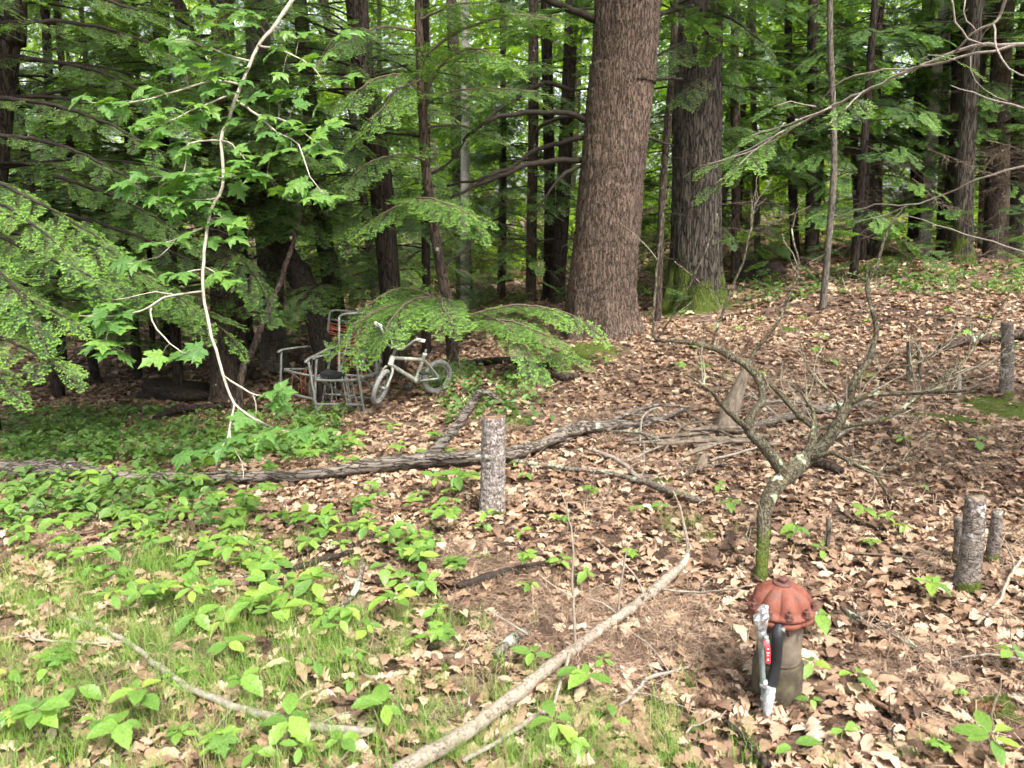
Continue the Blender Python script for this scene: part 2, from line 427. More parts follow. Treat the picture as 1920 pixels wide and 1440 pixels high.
# ------------------------------------------------------------------ leaf and spray prototypes
def row_leaf(rows, fold=0.10, curve=0.15, name='leaf', mat=None, curl=0.0, rng=None, twist=0.0, base=0.0):
    """a leaf along +Y, length 1: rows of (t, half width)"""
    mb = MB(); vs, fs = [], []
    for t, w in rows:
        tz = -curve * t * t + base * sin(pi * t)
        jl = rng.uniform(-curl, curl) if (rng and curl) else 0
        jr = rng.uniform(-curl, curl) if (rng and curl) else 0
        tw = twist * (t - 0.5)
        vs += [Vector((-w, t, tz + (fold + jl) * w * 2 - tw * w)), Vector((0, t, tz)), Vector((w, t, tz + (fold + jr) * w * 2 + tw * w))]
    for i in range(len(rows) - 1):
        a = i * 3; b = a + 3
        fs += [(a, a + 1, b + 1, b), (a + 1, a + 2, b + 2, b + 1)]
    mb.add(vs, fs)
    return mb.mesh(name, [mat])

def serrate(n, wmax, peak=0.5, tooth=0.06):
    rows = []
    for i in range(n + 1):
        t = i / n
        w = wmax * (sin(pi * t ** (math.log(0.5) / math.log(peak)))) ** 0.85 if 0 < t < 1 else 0.004
        if 0 < i < n: w *= 1 + tooth * (1 if i % 2 else -1)
        rows.append((t, max(w, 0.003)))
    return rows

rr = random.Random(5)
SEED_LEAF = [row_leaf(serrate(11, 0.27, 0.46), 0.14, 0.16, 'seedling_leaf', M['seedling']),
             row_leaf(serrate(11, 0.31, 0.42, 0.09), 0.20, 0.30, 'seedling_leaf', M['seedling'], 0.05, rr),
             row_leaf(serrate(9, 0.23, 0.5), 0.08, 0.05, 'seedling_leaf', M['seedling'], 0.04, rr),
             row_leaf(serrate(11, 0.28, 0.55, 0.10), 0.25, 0.22, 'seedling_leaf', M['seedling'], 0.05, rr, 0.3)]
OAK = [(0, .012), (.10, .015), (.17, .07), (.25, .20), (.30, .09), (.40, .29), (.47, .28), (.52, .11), (.62, .34), (.68, .30), (.73, .13), (.82, .25), (.90, .16), (1.0, .01)]
DEAD = []
for k in range(5):
    DEAD.append(row_leaf(OAK, rr.uniform(-0.25, 0.40), rr.uniform(-0.18, 0.25), 'dead_leaf', M['dead_leaf'], 0.25, rr, rr.uniform(-.7, .7), rr.uniform(-0.1, 0.15)))
for k in range(4):
    DEAD.append(row_leaf(serrate(7, rr.uniform(0.2, 0.32), 0.48, 0.05), rr.uniform(-0.35, 0.5), rr.uniform(-0.2, 0.3), 'dead_leaf', M['dead_leaf'], 0.2, rr, rr.uniform(-.8, .8), rr.uniform(-0.1, 0.2)))

def maple_mesh(curve, fold, rng):
    R = [(0.0, 0.02), (.18, -.10), (.44, -.06), (.33, .07), (.48, .12), (.36, .20), (.50, .25), (.70, .52), (.48, .47), (.44, .58), (.20, .50), (.19, .66), (.30, .73), (.14, .78), (0, 1.06)]
    pl = R + [(-x, y) for x, y in reversed(R[1:-1])]
    vs = []
    for x, y in [(0, 0.30)] + pl:
        d = x * x + (y - 0.3) ** 2
        vs.append(Vector((x * 0.86 + rng.uniform(-.02, .02), y * 0.9 + rng.uniform(-.02, .02), -curve * d + fold * abs(x) + rng.uniform(-.02, .02))))
    n = len(pl)
    mb = MB(); mb.add(vs, [(0, 1 + i, 1 + (i + 1) % n) for i in range(n)])
    return mb.mesh('maple_leaf', [M['maple']], smooth=False)
MAPLE = [maple_mesh(0.25, 0.10, rr), maple_mesh(0.40, 0.18, rr), maple_mesh(0.12, -0.05, rr), maple_mesh(0.5, 0.02, rr)]

def spray_mesh(name, seed, L=0.42, spacing=0.0046, nl=0.0115, nw=0.0030, sub=True, new=0.03, twigs=True, dead=False):
    r = random.Random(seed); mb = MB()
    nv, nf, nm = [], [], []
    def needles(a, b, t0, isnew_from):
        d = b - a; ln = d.length
        if ln < 1e-4: return
        d = d / ln; side = Vector((d.y, -d.x, 0)).normalized()
        k = max(2, int(ln / spacing))
        for i in range(k):
            s = (i + 0.5) / k
            p = a + d * (ln * s)
            newg = (ln * (1 - s)) < isnew_from
            for sg in (-1, 1):
                q = r.uniform(0.75, 1.2)
                v = (side * sg * 0.85 + d * (0.9 if newg else 0.45) + Vector((0, 0, r.uniform(-0.25, 0.35)))).normalized() * nl * q * (1.35 if newg else 0.9)
                w = d * nw * (1.7 if newg else 1.0)
                o = len(nv)
                nv.extend([p - w * 0.5, p + w * 0.5, p + v + w * 0.35, p + v - w * 0.35])
                nf.append((o, o + 1, o + 2, o + 3)); nm.append(1 if newg else 0)
    def zc(t): return -0.16 * L * t * t
    axis = [Vector((0.012 * sin(3 * t + seed), L * t, zc(t))) for t in np.linspace(0, 1, 9)]
    if twigs: mb.tube(axis, [0.0022 * (1 - 0.7 * i / 8) for i in range(9)], 3, 2, cap=False)
    nside = 8
    for i in range(nside * 2):
        t = 0.10 + 0.86 * (i / (nside * 2 - 1))
        sg = 1 if i % 2 else -1
        a = axis[0].lerp(axis[-1], 0); a = Vector((0.012 * sin(3 * t + seed), L * t, zc(t)))
        ln = L * (0.50 * (1 - t) ** 0.75 + 0.07) * r.uniform(0.5, 1.3)
        if t < 0.25: ln *= 0.45 + 2 * t
        ang = radians(r.uniform(46, 62)) * (1 - 0.3 * t)
        dr = Vector((sg * sin(ang), cos(ang), r.uniform(-0.20, 0.02)))
        b = a + dr * ln
        if twigs: mb.tube([a, b], [0.0011, 0.0006], 3, 2, cap=False)
        needles(a + dr * ln * 0.1, b, t, new * r.uniform(0.5, 1.3))
        if sub:
            m = max(1, int(ln / 0.050))
            for j in range(m):
                u = (j + 1) / (m + 1)
                c = a + dr * ln * u
                for s2 in (-1, 1):
                    if r.random() < 0.2: continue
                    l2 = ln * 0.42 * (1 - u) * r.uniform(0.6, 1.2) + 0.012
                    an2 = ang * sg + s2 * radians(48)
                    d2 = Vector((sin(an2), cos(an2), r.uniform(-0.25, 0.05)))
                    needles(c, c + d2 * l2, u, new * r.uniform(0.4, 1.2))
    needles(axis[-3], axis[-1], 1, new)
    mb.add(nv, nf); mb.mi[-len(nf):] = nm
    mats = [M['needle_dead']] * 2 if dead else [M['needle_old'], M['needle_new']]
    return mb.mesh(name, mats + [M['twig_brown']], smooth=False)

HI = [spray_mesh('spray', 1, new=0.024), spray_mesh('spray', 2, new=0.018), spray_mesh('spray', 3, new=0.030)]
HI_OLD = [spray_mesh('spray', 4, new=0.004), spray_mesh('spray', 5, new=0.010)]
MID = [spray_mesh('spray_mid', 6, spacing=0.0078, nl=0.0165, nw=0.0046, new=0.012), spray_mesh('spray_mid', 7, spacing=0.0078, nl=0.0165, nw=0.0046, new=0.022),
       spray_mesh('spray_mid', 8, spacing=0.0078, nl=0.0165, nw=0.0046, new=0.0)]
FAR = [spray_mesh('spray_far', 9, spacing=0.011, nl=0.023, nw=0.0078, new=0.0, twigs=False), spray_mesh('spray_far', 10, spacing=0.011, nl=0.023, nw=0.0078, new=0.010, twigs=False)]
P_MID = [proto('spray_mid', m) for m in MID]
P_FAR = [proto('spray_far', m) for m in FAR]

def leaf_cluster(name, seed, n, R, size, mat):
    r = random.Random(seed); mb = MB()
    for i in range(n):
        p = Vector((r.gauss(0, R * 0.5), r.gauss(0, R * 0.5), r.gauss(0, R * 0.3)))
        e = Euler((r.uniform(-0.7, 0.7), r.uniform(-0.7, 0.7), r.uniform(0, 6.3))).to_matrix()
        s = size * r.uniform(0.7, 1.25)
        q = [(0, 0, 0), (0.30, 0.35, 0.06), (0.24, 0.75, 0.03), (0, 1.05, -0.12), (-0.24, 0.75, 0.03), (-0.30, 0.35, 0.06)]
        mb.add([p + e @ (Vector(c) * s) for c in q], [(0, 1, 2, 3), (0, 3, 4, 5)])
    return mb.mesh(name, [mat], smooth=False)
P_LEAF = [proto('leaf_cluster', leaf_cluster('leaf_cluster', 20 + k, 46, 0.55, 0.13, M['far_leaf'])) for k in range(3)]
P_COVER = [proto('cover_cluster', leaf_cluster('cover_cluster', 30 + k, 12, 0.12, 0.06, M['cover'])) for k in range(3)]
def grass_tuft(seed, n, h, spread):
    r = random.Random(seed); mb = MB()
    for i in range(n):
        a = r.uniform(0, 2 * pi); lean = r.uniform(0.2, 1.0); hh = h * r.uniform(0.5, 1.1)
        b = Vector((r.gauss(0, spread), r.gauss(0, spread), 0)); d = Vector((cos(a), sin(a), 0)); s = Vector((-sin(a), cos(a), 0)) * 0.0014
        vs = []
        for k, t in enumerate((0, 0.35, 0.7, 1.0)):
            p = b + d * (lean * hh * 0.7 * t * t) + Vector((0, 0, hh * (t - 0.35 * lean * t * t)))
            w = (1 - t * 0.85)
            vs += [p - s * w, p + s * w]
        mb.add(vs, [(0, 1, 3, 2), (2, 3, 5, 4), (4, 5, 7, 6)])
    return mb.mesh('grass_tuft', [M['grass']])
P_GRASS = [proto('grass_tuft', grass_tuft(40 + k, 30, 0.15, 0.03)) for k in range(3)]
P_DEAD = [proto('dead_leaf', m) for m in DEAD]
def needle_mat_mesh(seed):
    r = random.Random(seed); mb = MB()
    for i in range(60):
        a = r.uniform(0, 2 * pi); l = r.uniform(0.03, 0.10); c = Vector((r.gauss(0, .05), r.gauss(0, .05), r.uniform(0.0, 0.022)))
        d = Vector((cos(a), sin(a), r.uniform(-0.25, 0.25))) * l; s = Vector((-sin(a), cos(a), 0)) * 0.0009
        mb.add([c - d * .5 - s, c - d * .5 + s, c + d * .5 + s, c + d * .5 - s], [(0, 1, 2, 3)])
    return mb.mesh('needle_litter', [M['red_litter']], smooth=False)
P_NEEDLE = [proto('needle_litter', needle_mat_mesh(50 + k)) for k in range(3)]

# ------------------------------------------------------------------ ground
def axis_coords(a0, a1, step, lo, hi, grow=1.18):
    c = list(np.arange(a0, a1 + 1e-6, step)); s = step; v = c[-1]
    while v < hi: s *= grow; v += s; c.append(v)
    s = step; v = c[0]; head = []
    while v > lo: s *= grow; v -= s; head.append(v)
    return np.array(head[::-1] + c)

gx = axis_coords(-6.0, 8.0, 0.07, -140, 140); gy = axis_coords(0.8, 13.0, 0.07, -60, 200)
X, Y = np.meshgrid(gx, gy)
rng2 = np.random.default_rng(3)
Z = gz(X, Y) + rng2.normal(0, 0.006, X.shape) * (Y < 14)
MOSS = [(hit(1790, 790), 0.24), (hit(1890, 775), 0.22), (hit(1850, 760), 0.16), (hit(955, 795), 0.16), (hit(300, 1055), 0.10), (hit(1240, 905), 0.05), (hit(1870, 1330), 0.06),
        (hit(1480, 620), 0.1), (hit(860, 690), 0.25), (hit(1300, 580), 0.5), (hit(1100, 660), 0.3)]
NEED = [(hit(1200, 1180), 0.17), (hit(980, 1150), 0.14), (hit(1310, 1190), 0.12), (hit(1110, 1240), 0.12), (hit(1130, 800), 0.3), (hit(900, 1060), .15)]
SOIL = [(hit(1780, 1265), 0.16), (hit(560, 1060), 0.20), (hit(330, 1000), 0.2), (hit(1500, 830), 0.2), (hit(1750, 860), 0.2), (hit(100, 1000), 0.25), (hit(420, 970), .25), (hit(950, 740), .4), (hit(640, 690), .8), (hit(1700, 600), .5)]
def blob(lst, X, Y):
    f = np.zeros_like(X)
    for p, r in lst:
        f = np.maximum(f, np.exp(-((X - p.x) ** 2 + (Y - p.y) ** 2) / (2 * r * r)))
    return f
fm, fn, fs_ = blob(MOSS, X, Y), blob(NEED, X, Y), blob(SOIL, X, Y)
Z = Z + 0.03 * fm
ny, nx = X.shape
verts = np.stack([X, Y, Z], -1).reshape(-1, 3)
ii = np.arange(ny * nx).reshape(ny, nx)
quads = np.stack([ii[:-1, :-1], ii[:-1, 1:], ii[1:, 1:], ii[1:, :-1]], -1).reshape(-1, 4)
gme = bpy.data.meshes.new('ground')
gme.vertices.add(len(verts)); gme.vertices.foreach_set('co', verts.astype(np.float32).ravel())
gme.loops.add(quads.size); gme.loops.foreach_set('vertex_index', quads.astype(np.int32).ravel())
gme.polygons.add(len(quads)); gme.polygons.foreach_set('loop_start', np.arange(0, quads.size, 4, dtype=np.int32))
gme.polygons.foreach_set('use_smooth', np.ones(len(quads), dtype=bool))
gme.update(calc_edges=True); gme.validate()
for nm, arr in (('moss', fm), ('needle', fn), ('soil', fs_)):
    a = gme.attributes.new(nm, 'FLOAT', 'POINT'); a.data.foreach_set('value', arr.astype(np.float32).ravel())

m, t = nt('forest_floor')
geo = N(t, 'ShaderNodeNewGeometry')
wob = N(t, 'ShaderNodeTexNoise', Scale=9.0, Detail=5.0); t.links.new(geo.outputs['Position'], wob.inputs['Vector'])
av = N(t, 'ShaderNodeMixRGB'); av.blend_type = 'ADD'; av.inputs[0].default_value = 0.12
t.links.new(geo.outputs['Position'], av.inputs[1]); t.links.new(wob.outputs[1], av.inputs[2])
vo = N(t, 'ShaderNodeTexVoronoi', Scale=15.0); t.links.new(av.outputs[0], vo.inputs['Vector'])
sp = N(t, 'ShaderNodeSeparateColor'); t.links.new(vo.outputs['Color'], sp.inputs[0])
lc = ramp(t, [(0.0, (0.07, 0.046, 0.034)), (0.35, (0.14, 0.092, 0.066)), (0.6, (0.26, 0.175, 0.13)), (0.85, (0.38, 0.275, 0.20)), (1.0, (0.18, 0.11, 0.078))])
t.links.new(sp.outputs[0], lc.inputs[0])
fine = N(t, 'ShaderNodeTexNoise', Scale=85.0, Detail=8.0, Roughness=0.7); t.links.new(geo.outputs['Position'], fine.inputs['Vector'])
fr = ramp(t, [(0.3, (0.55, 0.52, 0.5)), (0.7, (1.2, 1.2, 1.2))]); t.links.new(fine.outputs[0], fr.inputs[0])
c = mixc(t, 1.0, lc.outputs[0], fr.outputs[0], 'MULTIPLY')
soilc = ramp(t, [(0.38, (0.026, 0.019, 0.015)), (0.62, (0.14, 0.098, 0.072))]); t.links.new(fine.outputs[0], soilc.inputs[0])
big = N(t, 'ShaderNodeTexNoise', Scale=1.6, Detail=5.0, Roughness=0.6); t.links.new(geo.outputs['Position'], big.inputs['Vector'])
def att(nm, lo, hi, amp=0.55):
    a = N(t, 'ShaderNodeAttribute', attribute_name=nm)
    ma = N(t, 'ShaderNodeMath', operation='MULTIPLY_ADD'); t.links.new(wob.outputs[0], ma.inputs[0]); ma.inputs[1].default_value = amp; t.links.new(a.outputs['Fac'], ma.inputs[2])
    mr = N(t, 'ShaderNodeMapRange'); mr.inputs[1].default_value = lo; mr.inputs[2].default_value = hi; t.links.new(ma.outputs[0], mr.inputs[0])
    return mr.outputs[0]
br = ramp(t, [(0.42, (0, 0, 0)), (0.62, (1, 1, 1))]); t.links.new(big.outputs[0], br.inputs[0])
sb = N(t, 'ShaderNodeMath', operation='MULTIPLY'); t.links.new(br.outputs[0], sb.inputs[0]); sb.inputs[1].default_value = 0.5
c = mixc(t, sb.outputs[0], c, soilc.outputs[0])
c = mixc(t, att('soil', 0.45, 0.85), c, soilc.outputs[0])
nc = ramp(t, [(0.38, (0.055, 0.036, 0.026)), (0.62, (0.24, 0.16, 0.11))]); t.links.new(fine.outputs[0], nc.inputs[0])
c = mixc(t, att('needle', 0.75, 1.15), c, nc.outputs[0])
mc = ramp(t, [(0.35, (0.030, 0.045, 0.010)), (0.65, (0.12, 0.155, 0.03))]); t.links.new(fine.outputs[0], mc.inputs[0])
c = mixc(t, att('moss', 0.60, 0.90), c, mc.outputs[0])
hh = N(t, 'ShaderNodeMath', operation='MULTIPLY_ADD'); t.links.new(fine.outputs[0], hh.inputs[0]); hh.inputs[1].default_value = 0.8; t.links.new(vo.outputs['Distance'], hh.inputs[2])
b = principled(t, c, 0.95, bump=hh.outputs[0], strength=0.9, dist=0.03, spec=0.1)
out(t, b.outputs[0])
gme.materials.append(m)
ground = link('ground', gme); tag(ground, kind='structure')

def fblob(lst, x, y):
    return max([0] + [exp(-((x - p.x) ** 2 + (y - p.y) ** 2) / (2 * r * r)) for p, r in lst])

def proj(p):
    d = p - CAM
    f = d.y * cos(PITCH) - d.z * sin(PITCH)
    u = d.y * sin(PITCH) + d.z * cos(PITCH)
    return 960 + d.x / f * FPX, 720 - u / f * FPX, f

# ---- fallen leaves
rl = random.Random(77)
lp, lr_, ls_, li_, single = [], [], [], [], []
def grassy(x, y):                         # the sunny grassy corner near the camera
    return float(sm(np.float64(0.25 - x - 0.25 * (y - 2.5)), 0.0, 0.7) * sm(np.float64(3.6 - y), 0.0, 0.7))
for (y0, y1, dens, sc0, sc1) in ((1.2, 3.2, 1250, 0.035, 0.10), (3.2, 5.5, 860, 0.038, 0.095), (5.5, 9.5, 380, 0.045, 0.105), (9.5, 18, 60, 0.10, 0.18), (18, 34, 12, 0.25, 0.4)):
    area = (0.72 * (y1 * y1 - y0 * y0) + 1.6 * (y1 - y0))
    for _ in range(int(area * dens)):
        y = sqrt(rl.uniform(y0 * y0, y1 * y1)); x = rl.uniform(-1, 1) * (0.72 * y + 0.8)
        if rl.random() < 0.45 * grassy(x, y): continue
        if rl.random() < 0.8 * fblob(MOSS, x, y) + 0.12 * fblob(NEED, x, y) + 0.2 * fblob(SOIL, x, y): continue
        z = float(gz(x, y)) + 0.004 + abs(rl.gauss(0, 0.009))
        e = Euler((rl.gauss(0, 0.17), rl.gauss(0, 0.19), rl.uniform(0, 6.283)))
        s = rl.uniform(sc0, sc1)
        if y < 3.2 and len(single) < 300 and rl.random() < 0.16:
            px, py, _f = proj(Vector((x, y, z)))
            if 0 < px < 1920 and py < 1440:
                single.append((Vector((x, y, z + 0.008)), e, s * 1.05, rl.randrange(len(DEAD)))); continue
        lp.append((x, y, z)); lr_.append(tuple(e)); ls_.append(s); li_.append(rl.randrange(len(DEAD)))
scatter('leaf_litter', P_DEAD, lp, lr_, ls_, li_, label='brown and tan fallen leaves covering the forest floor', cat='leaf litter')
for p, e, s, k in single:
    o = link('fallen_leaf', DEAD[k], ground, p); o.rotation_euler = e; o.scale = (s, s, s)

# ---- needle litter and dry twigs
np_, nr_, ns_, ni_ = [], [], [], []
for _ in range(520):
    p, r = rl.choice(NEED + SOIL[:1] + SOIL[4:6])
    x, y = p.x + rl.gauss(0, r * 0.9), p.y + rl.gauss(0, r * 0.9)
    np_.append((x, y, float(gz(x, y)) + 0.004)); nr_.append((rl.gauss(0, .15), rl.gauss(0, .15), rl.uniform(0, 6.28))); ns_.append(rl.uniform(0.6, 1.4)); ni_.append(rl.randrange(3))
for _ in range(600):
    y = sqrt(rl.uniform(1.4, 60)); x = rl.uniform(-1, 1) * (0.72 * y + 0.6)
    np_.append((x, y, float(gz(x, y)) + 0.012)); nr_.append((rl.gauss(0, .15), rl.gauss(0, .15), rl.uniform(0, 6.28))); ns_.append(rl.uniform(0.6, 1.6)); ni_.append(rl.randrange(3))
scatter('needle_litter', P_NEEDLE, np_, nr_, ns_, ni_, label='reddish brown dry needles and fine twigs over the soil', cat='needle litter')

# ---- grass
gp, gr, gs, gi_ = [], [], [], []
GRASSY = [(hit(60, 1100), 0.28, 240), (hit(350, 1150), 0.40, 330), (hit(480, 1190), 0.30, 220), (hit(150, 1230), 0.35, 240), (hit(300, 1330), 0.40, 220), (hit(620, 1330), 0.35, 150),
          (hit(1010, 1400), 0.18, 130), (hit(1170, 1410), 0.22, 130), (hit(880, 1420), 0.2, 70), (hit(500, 1420), 0.4, 150), (hit(90, 1400), 0.35, 150), (hit(1650, 1425), 0.10, 12), (hit(700, 1180), 0.25, 60),
          (hit(330, 1040), 0.2, 60), (hit(1330, 1010), .15, 20), (hit(480, 1030), .15, 30)]
for p, r, n in GRASSY:
    for _ in range(int(n * .58)):
        x, y = p.x + rl.gauss(0, r), p.y + rl.gauss(0, r * 0.7)
        gp.append((x, y, float(gz(x, y)))); gr.append((rl.gauss(0, .12), rl.gauss(0, .12), rl.uniform(0, 6.28))); gs.append(rl.uniform(0.4, 1.0) ** 1.4 * 1.0); gi_.append(rl.randrange(3))
scatter('grass', P_GRASS, gp, gr, gs, gi_, label='thin bright green grass growing through the fallen leaves', cat='grass')

# ---- low green cover farther back
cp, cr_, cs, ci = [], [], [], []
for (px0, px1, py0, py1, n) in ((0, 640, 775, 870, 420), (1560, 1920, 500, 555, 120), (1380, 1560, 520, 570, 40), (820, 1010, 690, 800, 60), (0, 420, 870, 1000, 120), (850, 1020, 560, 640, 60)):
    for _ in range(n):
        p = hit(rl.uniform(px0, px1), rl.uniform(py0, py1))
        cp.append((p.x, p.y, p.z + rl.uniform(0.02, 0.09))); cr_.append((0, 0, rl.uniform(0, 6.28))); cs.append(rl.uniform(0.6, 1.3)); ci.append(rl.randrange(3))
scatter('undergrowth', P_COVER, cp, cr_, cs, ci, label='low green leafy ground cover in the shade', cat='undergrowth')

# ---- tangle of dead lower twigs and dim young growth under the trees
bp, brr, bs_, bi = [], [], [], []
for _ in range(480):
    y = rl.uniform(11.5, 19); x = rl.uniform(-.74, .74) * y
    if abs(x - .1 * y) < .05 * y and rl.random() < .7: continue
    bp.append((x, y, float(gz(x, y)) + rl.uniform(.15, 2.0))); brr.append((rl.gauss(0, .25), rl.gauss(0, .4), rl.uniform(0, 6.28))); bs_.append(rl.uniform(.7, 1.5)); bi.append(rl.randrange(4))
scatter('dead_brush', P_FAN, bp, brr, bs_, bi, label='tangle of fine brown dead twigs between the trunks of the dark wood', cat='brush')
bp, brr, bs_, bi = [], [], [], []
for _ in range(900):
    y = rl.uniform(10.5, 21); x = rl.uniform(-.76, .76) * y
    if -0.02 < x / y < .06 and rl.random() < .6: continue
    bp.append((x, y, float(gz(x, y)) + .15 + abs(rl.gauss(0, .45)))); brr.append((rl.gauss(-.1, .25), rl.gauss(0, .25), rl.uniform(0, 6.28))); bs_.append(rl.uniform(.7, 1.3)); bi.append(rl.randrange(2))
scatter('undergrowth', P_FAR, bp, brr, bs_, bi, label='dim green low hemlock growth on the floor of the dark wood', cat='undergrowth')

# ------------------------------------------------------------------ trees
def vnoise(u, v, per, seed):
    """value noise, periodic along u with period `per` cells"""
    g = np.random.default_rng(seed).random((per, 512))
    iu, iv = np.floor(u).astype(int), np.floor(v).astype(int)
    fu, fv = u - iu, v - iv
    fu, fv = fu * fu * (3 - 2 * fu), fv * fv * (3 - 2 * fv)
    a = g[iu % per, iv % 512]; b = g[(iu + 1) % per, iv % 512]; c = g[iu % per, (iv + 1) % 512]; d = g[(iu + 1) % per, (iv + 1) % 512]
    return (a * (1 - fu) + b * fu) * (1 - fv) + (c * (1 - fu) + d * fu) * fv

def trunk_mesh(mb, path, rad, n=48, rows=220, amp=0.02, cells=26, vfreq=5.0, flare=0.0, lobes=5, seed=1, mi=0):
    """a trunk with real bark plates: path bottom -> top"""
    path = [Vector(p) for p in path]
    seg = [0.0]
    for a, b in zip(path, path[1:]): seg.append(seg[-1] + (b - a).length)
    s = np.linspace(0, seg[-1], rows)
    C = np.stack([np.interp(s, seg, [p[k] for p in path]) for k in range(3)], -1)
    R = np.interp(s, seg, rad)
    th = np.linspace(0, 2 * pi, n, endpoint=False)
    TH, S = np.meshgrid(th, s)
    u = TH / (2 * pi)
    warp = (vnoise(u * 6, S * 1.5, 6, seed + 5) - .5) * 1.6
    f1 = np.abs(vnoise(u * cells + warp, S * vfreq, cells, seed) - 0.5) * 2
    f2 = np.abs(vnoise(u * cells * 2, S * vfreq * 2.7, cells * 2, seed + 1) - 0.5) * 2
    f3 = vnoise(u * cells * 4, S * vfreq * 9, cells * 4, seed + 2)
    d = amp * (np.minimum(1, f1 * 2.4) * 0.6 + np.minimum(1, f2 * 2.0) * 0.3 + f3 * 0.25 - 0.6)
    rr_ = R[:, None] + d
    if flare:
        fl = np.exp(-S / (flare * 1.4)) * R[:, None] * 0.75
        lob = 0.45 + 0.55 * np.maximum(0, np.cos(lobes * TH + 2.1 * np.sin(TH + seed))) ** 1.3
        rr_ = rr_ + fl * lob
    V = np.stack([C[:, None, 0] + rr_ * np.cos(TH), C[:, None, 1] + rr_ * np.sin(TH), np.repeat(C[:, 2:3], n, 1)], -1).reshape(-1, 3)
    vs = V.tolist()
    fs = [(i * n + j, i * n + (j + 1) % n, (i + 1) * n + (j + 1) % n, (i + 1) * n + j) for i in range(rows - 1) for j in range(n)]
    fs.append(tuple(range((rows - 1) * n, rows * n)))
    mb.add(vs, fs, mi)

def px_trunk(spec, Y, base_dz=-0.08, top=None):
    """spec: [(px, py, width_px)] listed top -> bottom; returns path bottom -> top on the plane y=Y, taken up to height `top`"""
    P = [(aty(px, py, Y), w * mpp(Y) / 2) for px, py, w in spec]
    lo, lw = P[-1]
    g = G(lo.x, lo.y)
    if lo.z > g.z + 0.05:
        prev = P[-2][0]
        sl = (lo - prev) / max(0.05, (prev.z - lo.z))
        P.append((Vector((lo.x + sl.x * (lo.z - g.z) * 0.5, Y, g.z + base_dz)), lw * 1.12))
    else:
        P[-1] = (Vector((lo.x, Y, g.z + base_dz)), lw)
    P = P[::-1]
    if top:
        a, b = P[-2], P[-1]
        d = b[0] - a[0]; d = d / max(d.z, 0.05)
        d.x = max(-0.25, min(0.25, d.x))
        h = top - b[0].z
        if h > 0: P.append((b[0] + Vector((d.x * h * 0.5, 0, h)), b[1] * 0.45))
    return [p for p, _ in P], [r for _, r in P]

rt = random.Random(9)
def conifer_boughs(path, z0, z1, n, L, rng, droop=0.35, step=0.17, taper=True, az=None, s0=1.0, lenpow=0.7, zt=None):
    """branches of a hemlock: returns limb polylines and spray placements"""
    zs = [p.z for p in path]
    limbs, pts, rots, scl = [], [], [], []
    zt = zt or z1
    for _ in range(n):
        z = rng.uniform(z0, z1)
        c = Vector((float(np.interp(z, zs, [p.x for p in path])), float(np.interp(z, zs, [p.y for p in path])), z))
        a = rng.uniform(0, 2 * pi) if az is None else rng.gauss(*az)
        ln = L * (max(0.12, 1 - (z - z0) / (zt - z0 + 0.01)) ** lenpow if taper else 1) * rng.uniform(0.6, 1.1)
        k = 6; poly = [c]; d = Vector((cos(a), sin(a), rng.uniform(0.0, 0.35)))
        for i in range(k):
            d = d + Vector((rng.uniform(-.12, .12), rng.uniform(-.12, .12), -droop / k * rng.uniform(0.6, 1.6)))
            poly.append(poly[-1] + d.normalized() * (ln / k))
        limbs.append((poly, 0.006 + 0.007 * ln))
        m = max(3, int(ln / step))
        for i in range(m):
            u = 0.22 + 0.78 * (i + 1) / m
            q = u * k; i0 = min(k - 1, int(q)); f = q - i0
            p = poly[i0].lerp(poly[i0 + 1], f); tg = (poly[i0 + 1] - poly[i0]).normalized()
            sd = 1 if i % 2 else -1
            ang = sd * rng.uniform(0.55, 1.05) if i < m - 1 else 0
            ax = Matrix.Rotation(ang, 3, 'Z') @ tg + Vector((0, 0, rng.uniform(-0.30, 0.05)))
            pts.append(p); rots.append(orient(ax, (rng.uniform(-.2, .2), rng.uniform(-.2, .2), 1)))
            scl.append(s0 * rng.uniform(0.8, 1.3) * (1.15 - 0.35 * u))
    return limbs, pts, rots, scl

def dead_boughs(mb, path, z0, z1, n, L, rng, mi=0, r0=0.006):
    zs = [p.z for p in path]
    for _ in range(n):
        z = rng.uniform(z0, z1); a = rng.uniform(0, 2 * pi); ln = L * rng.uniform(0.4, 1.1)
        p = Vector((float(np.interp(z, zs, [q.x for q in path])), float(np.interp(z, zs, [q.y for q in path])), z))
        d = Vector((cos(a), sin(a), rng.uniform(-0.25, 0.3))); poly = [p]
        for i in range(5):
            d = (d + Vector((rng.uniform(-.25, .25), rng.uniform(-.25, .25), rng.uniform(-.2, .12)))).normalized()
            poly.append(poly[-1] + d * ln / 5)
            if rng.random() < 0.75:
                e = (d + Vector((rng.uniform(-1, 1), rng.uniform(-1, 1), rng.uniform(-.6, .3)))).normalized(); q = poly[-1]
                m_ = q + e * ln * 0.22
                mb.tube([q, m_, m_ + (e + Vector((rng.uniform(-.5, .5), rng.uniform(-.5, .5), -0.3))) * ln * 0.15], [r0 * .45, r0 * .3, r0 * .15], 3, mi, cap=False)
        mb.tube(poly, [r0 * (1 - 0.75 * i / 5) for i in range(6)], 4, mi, cap=False)

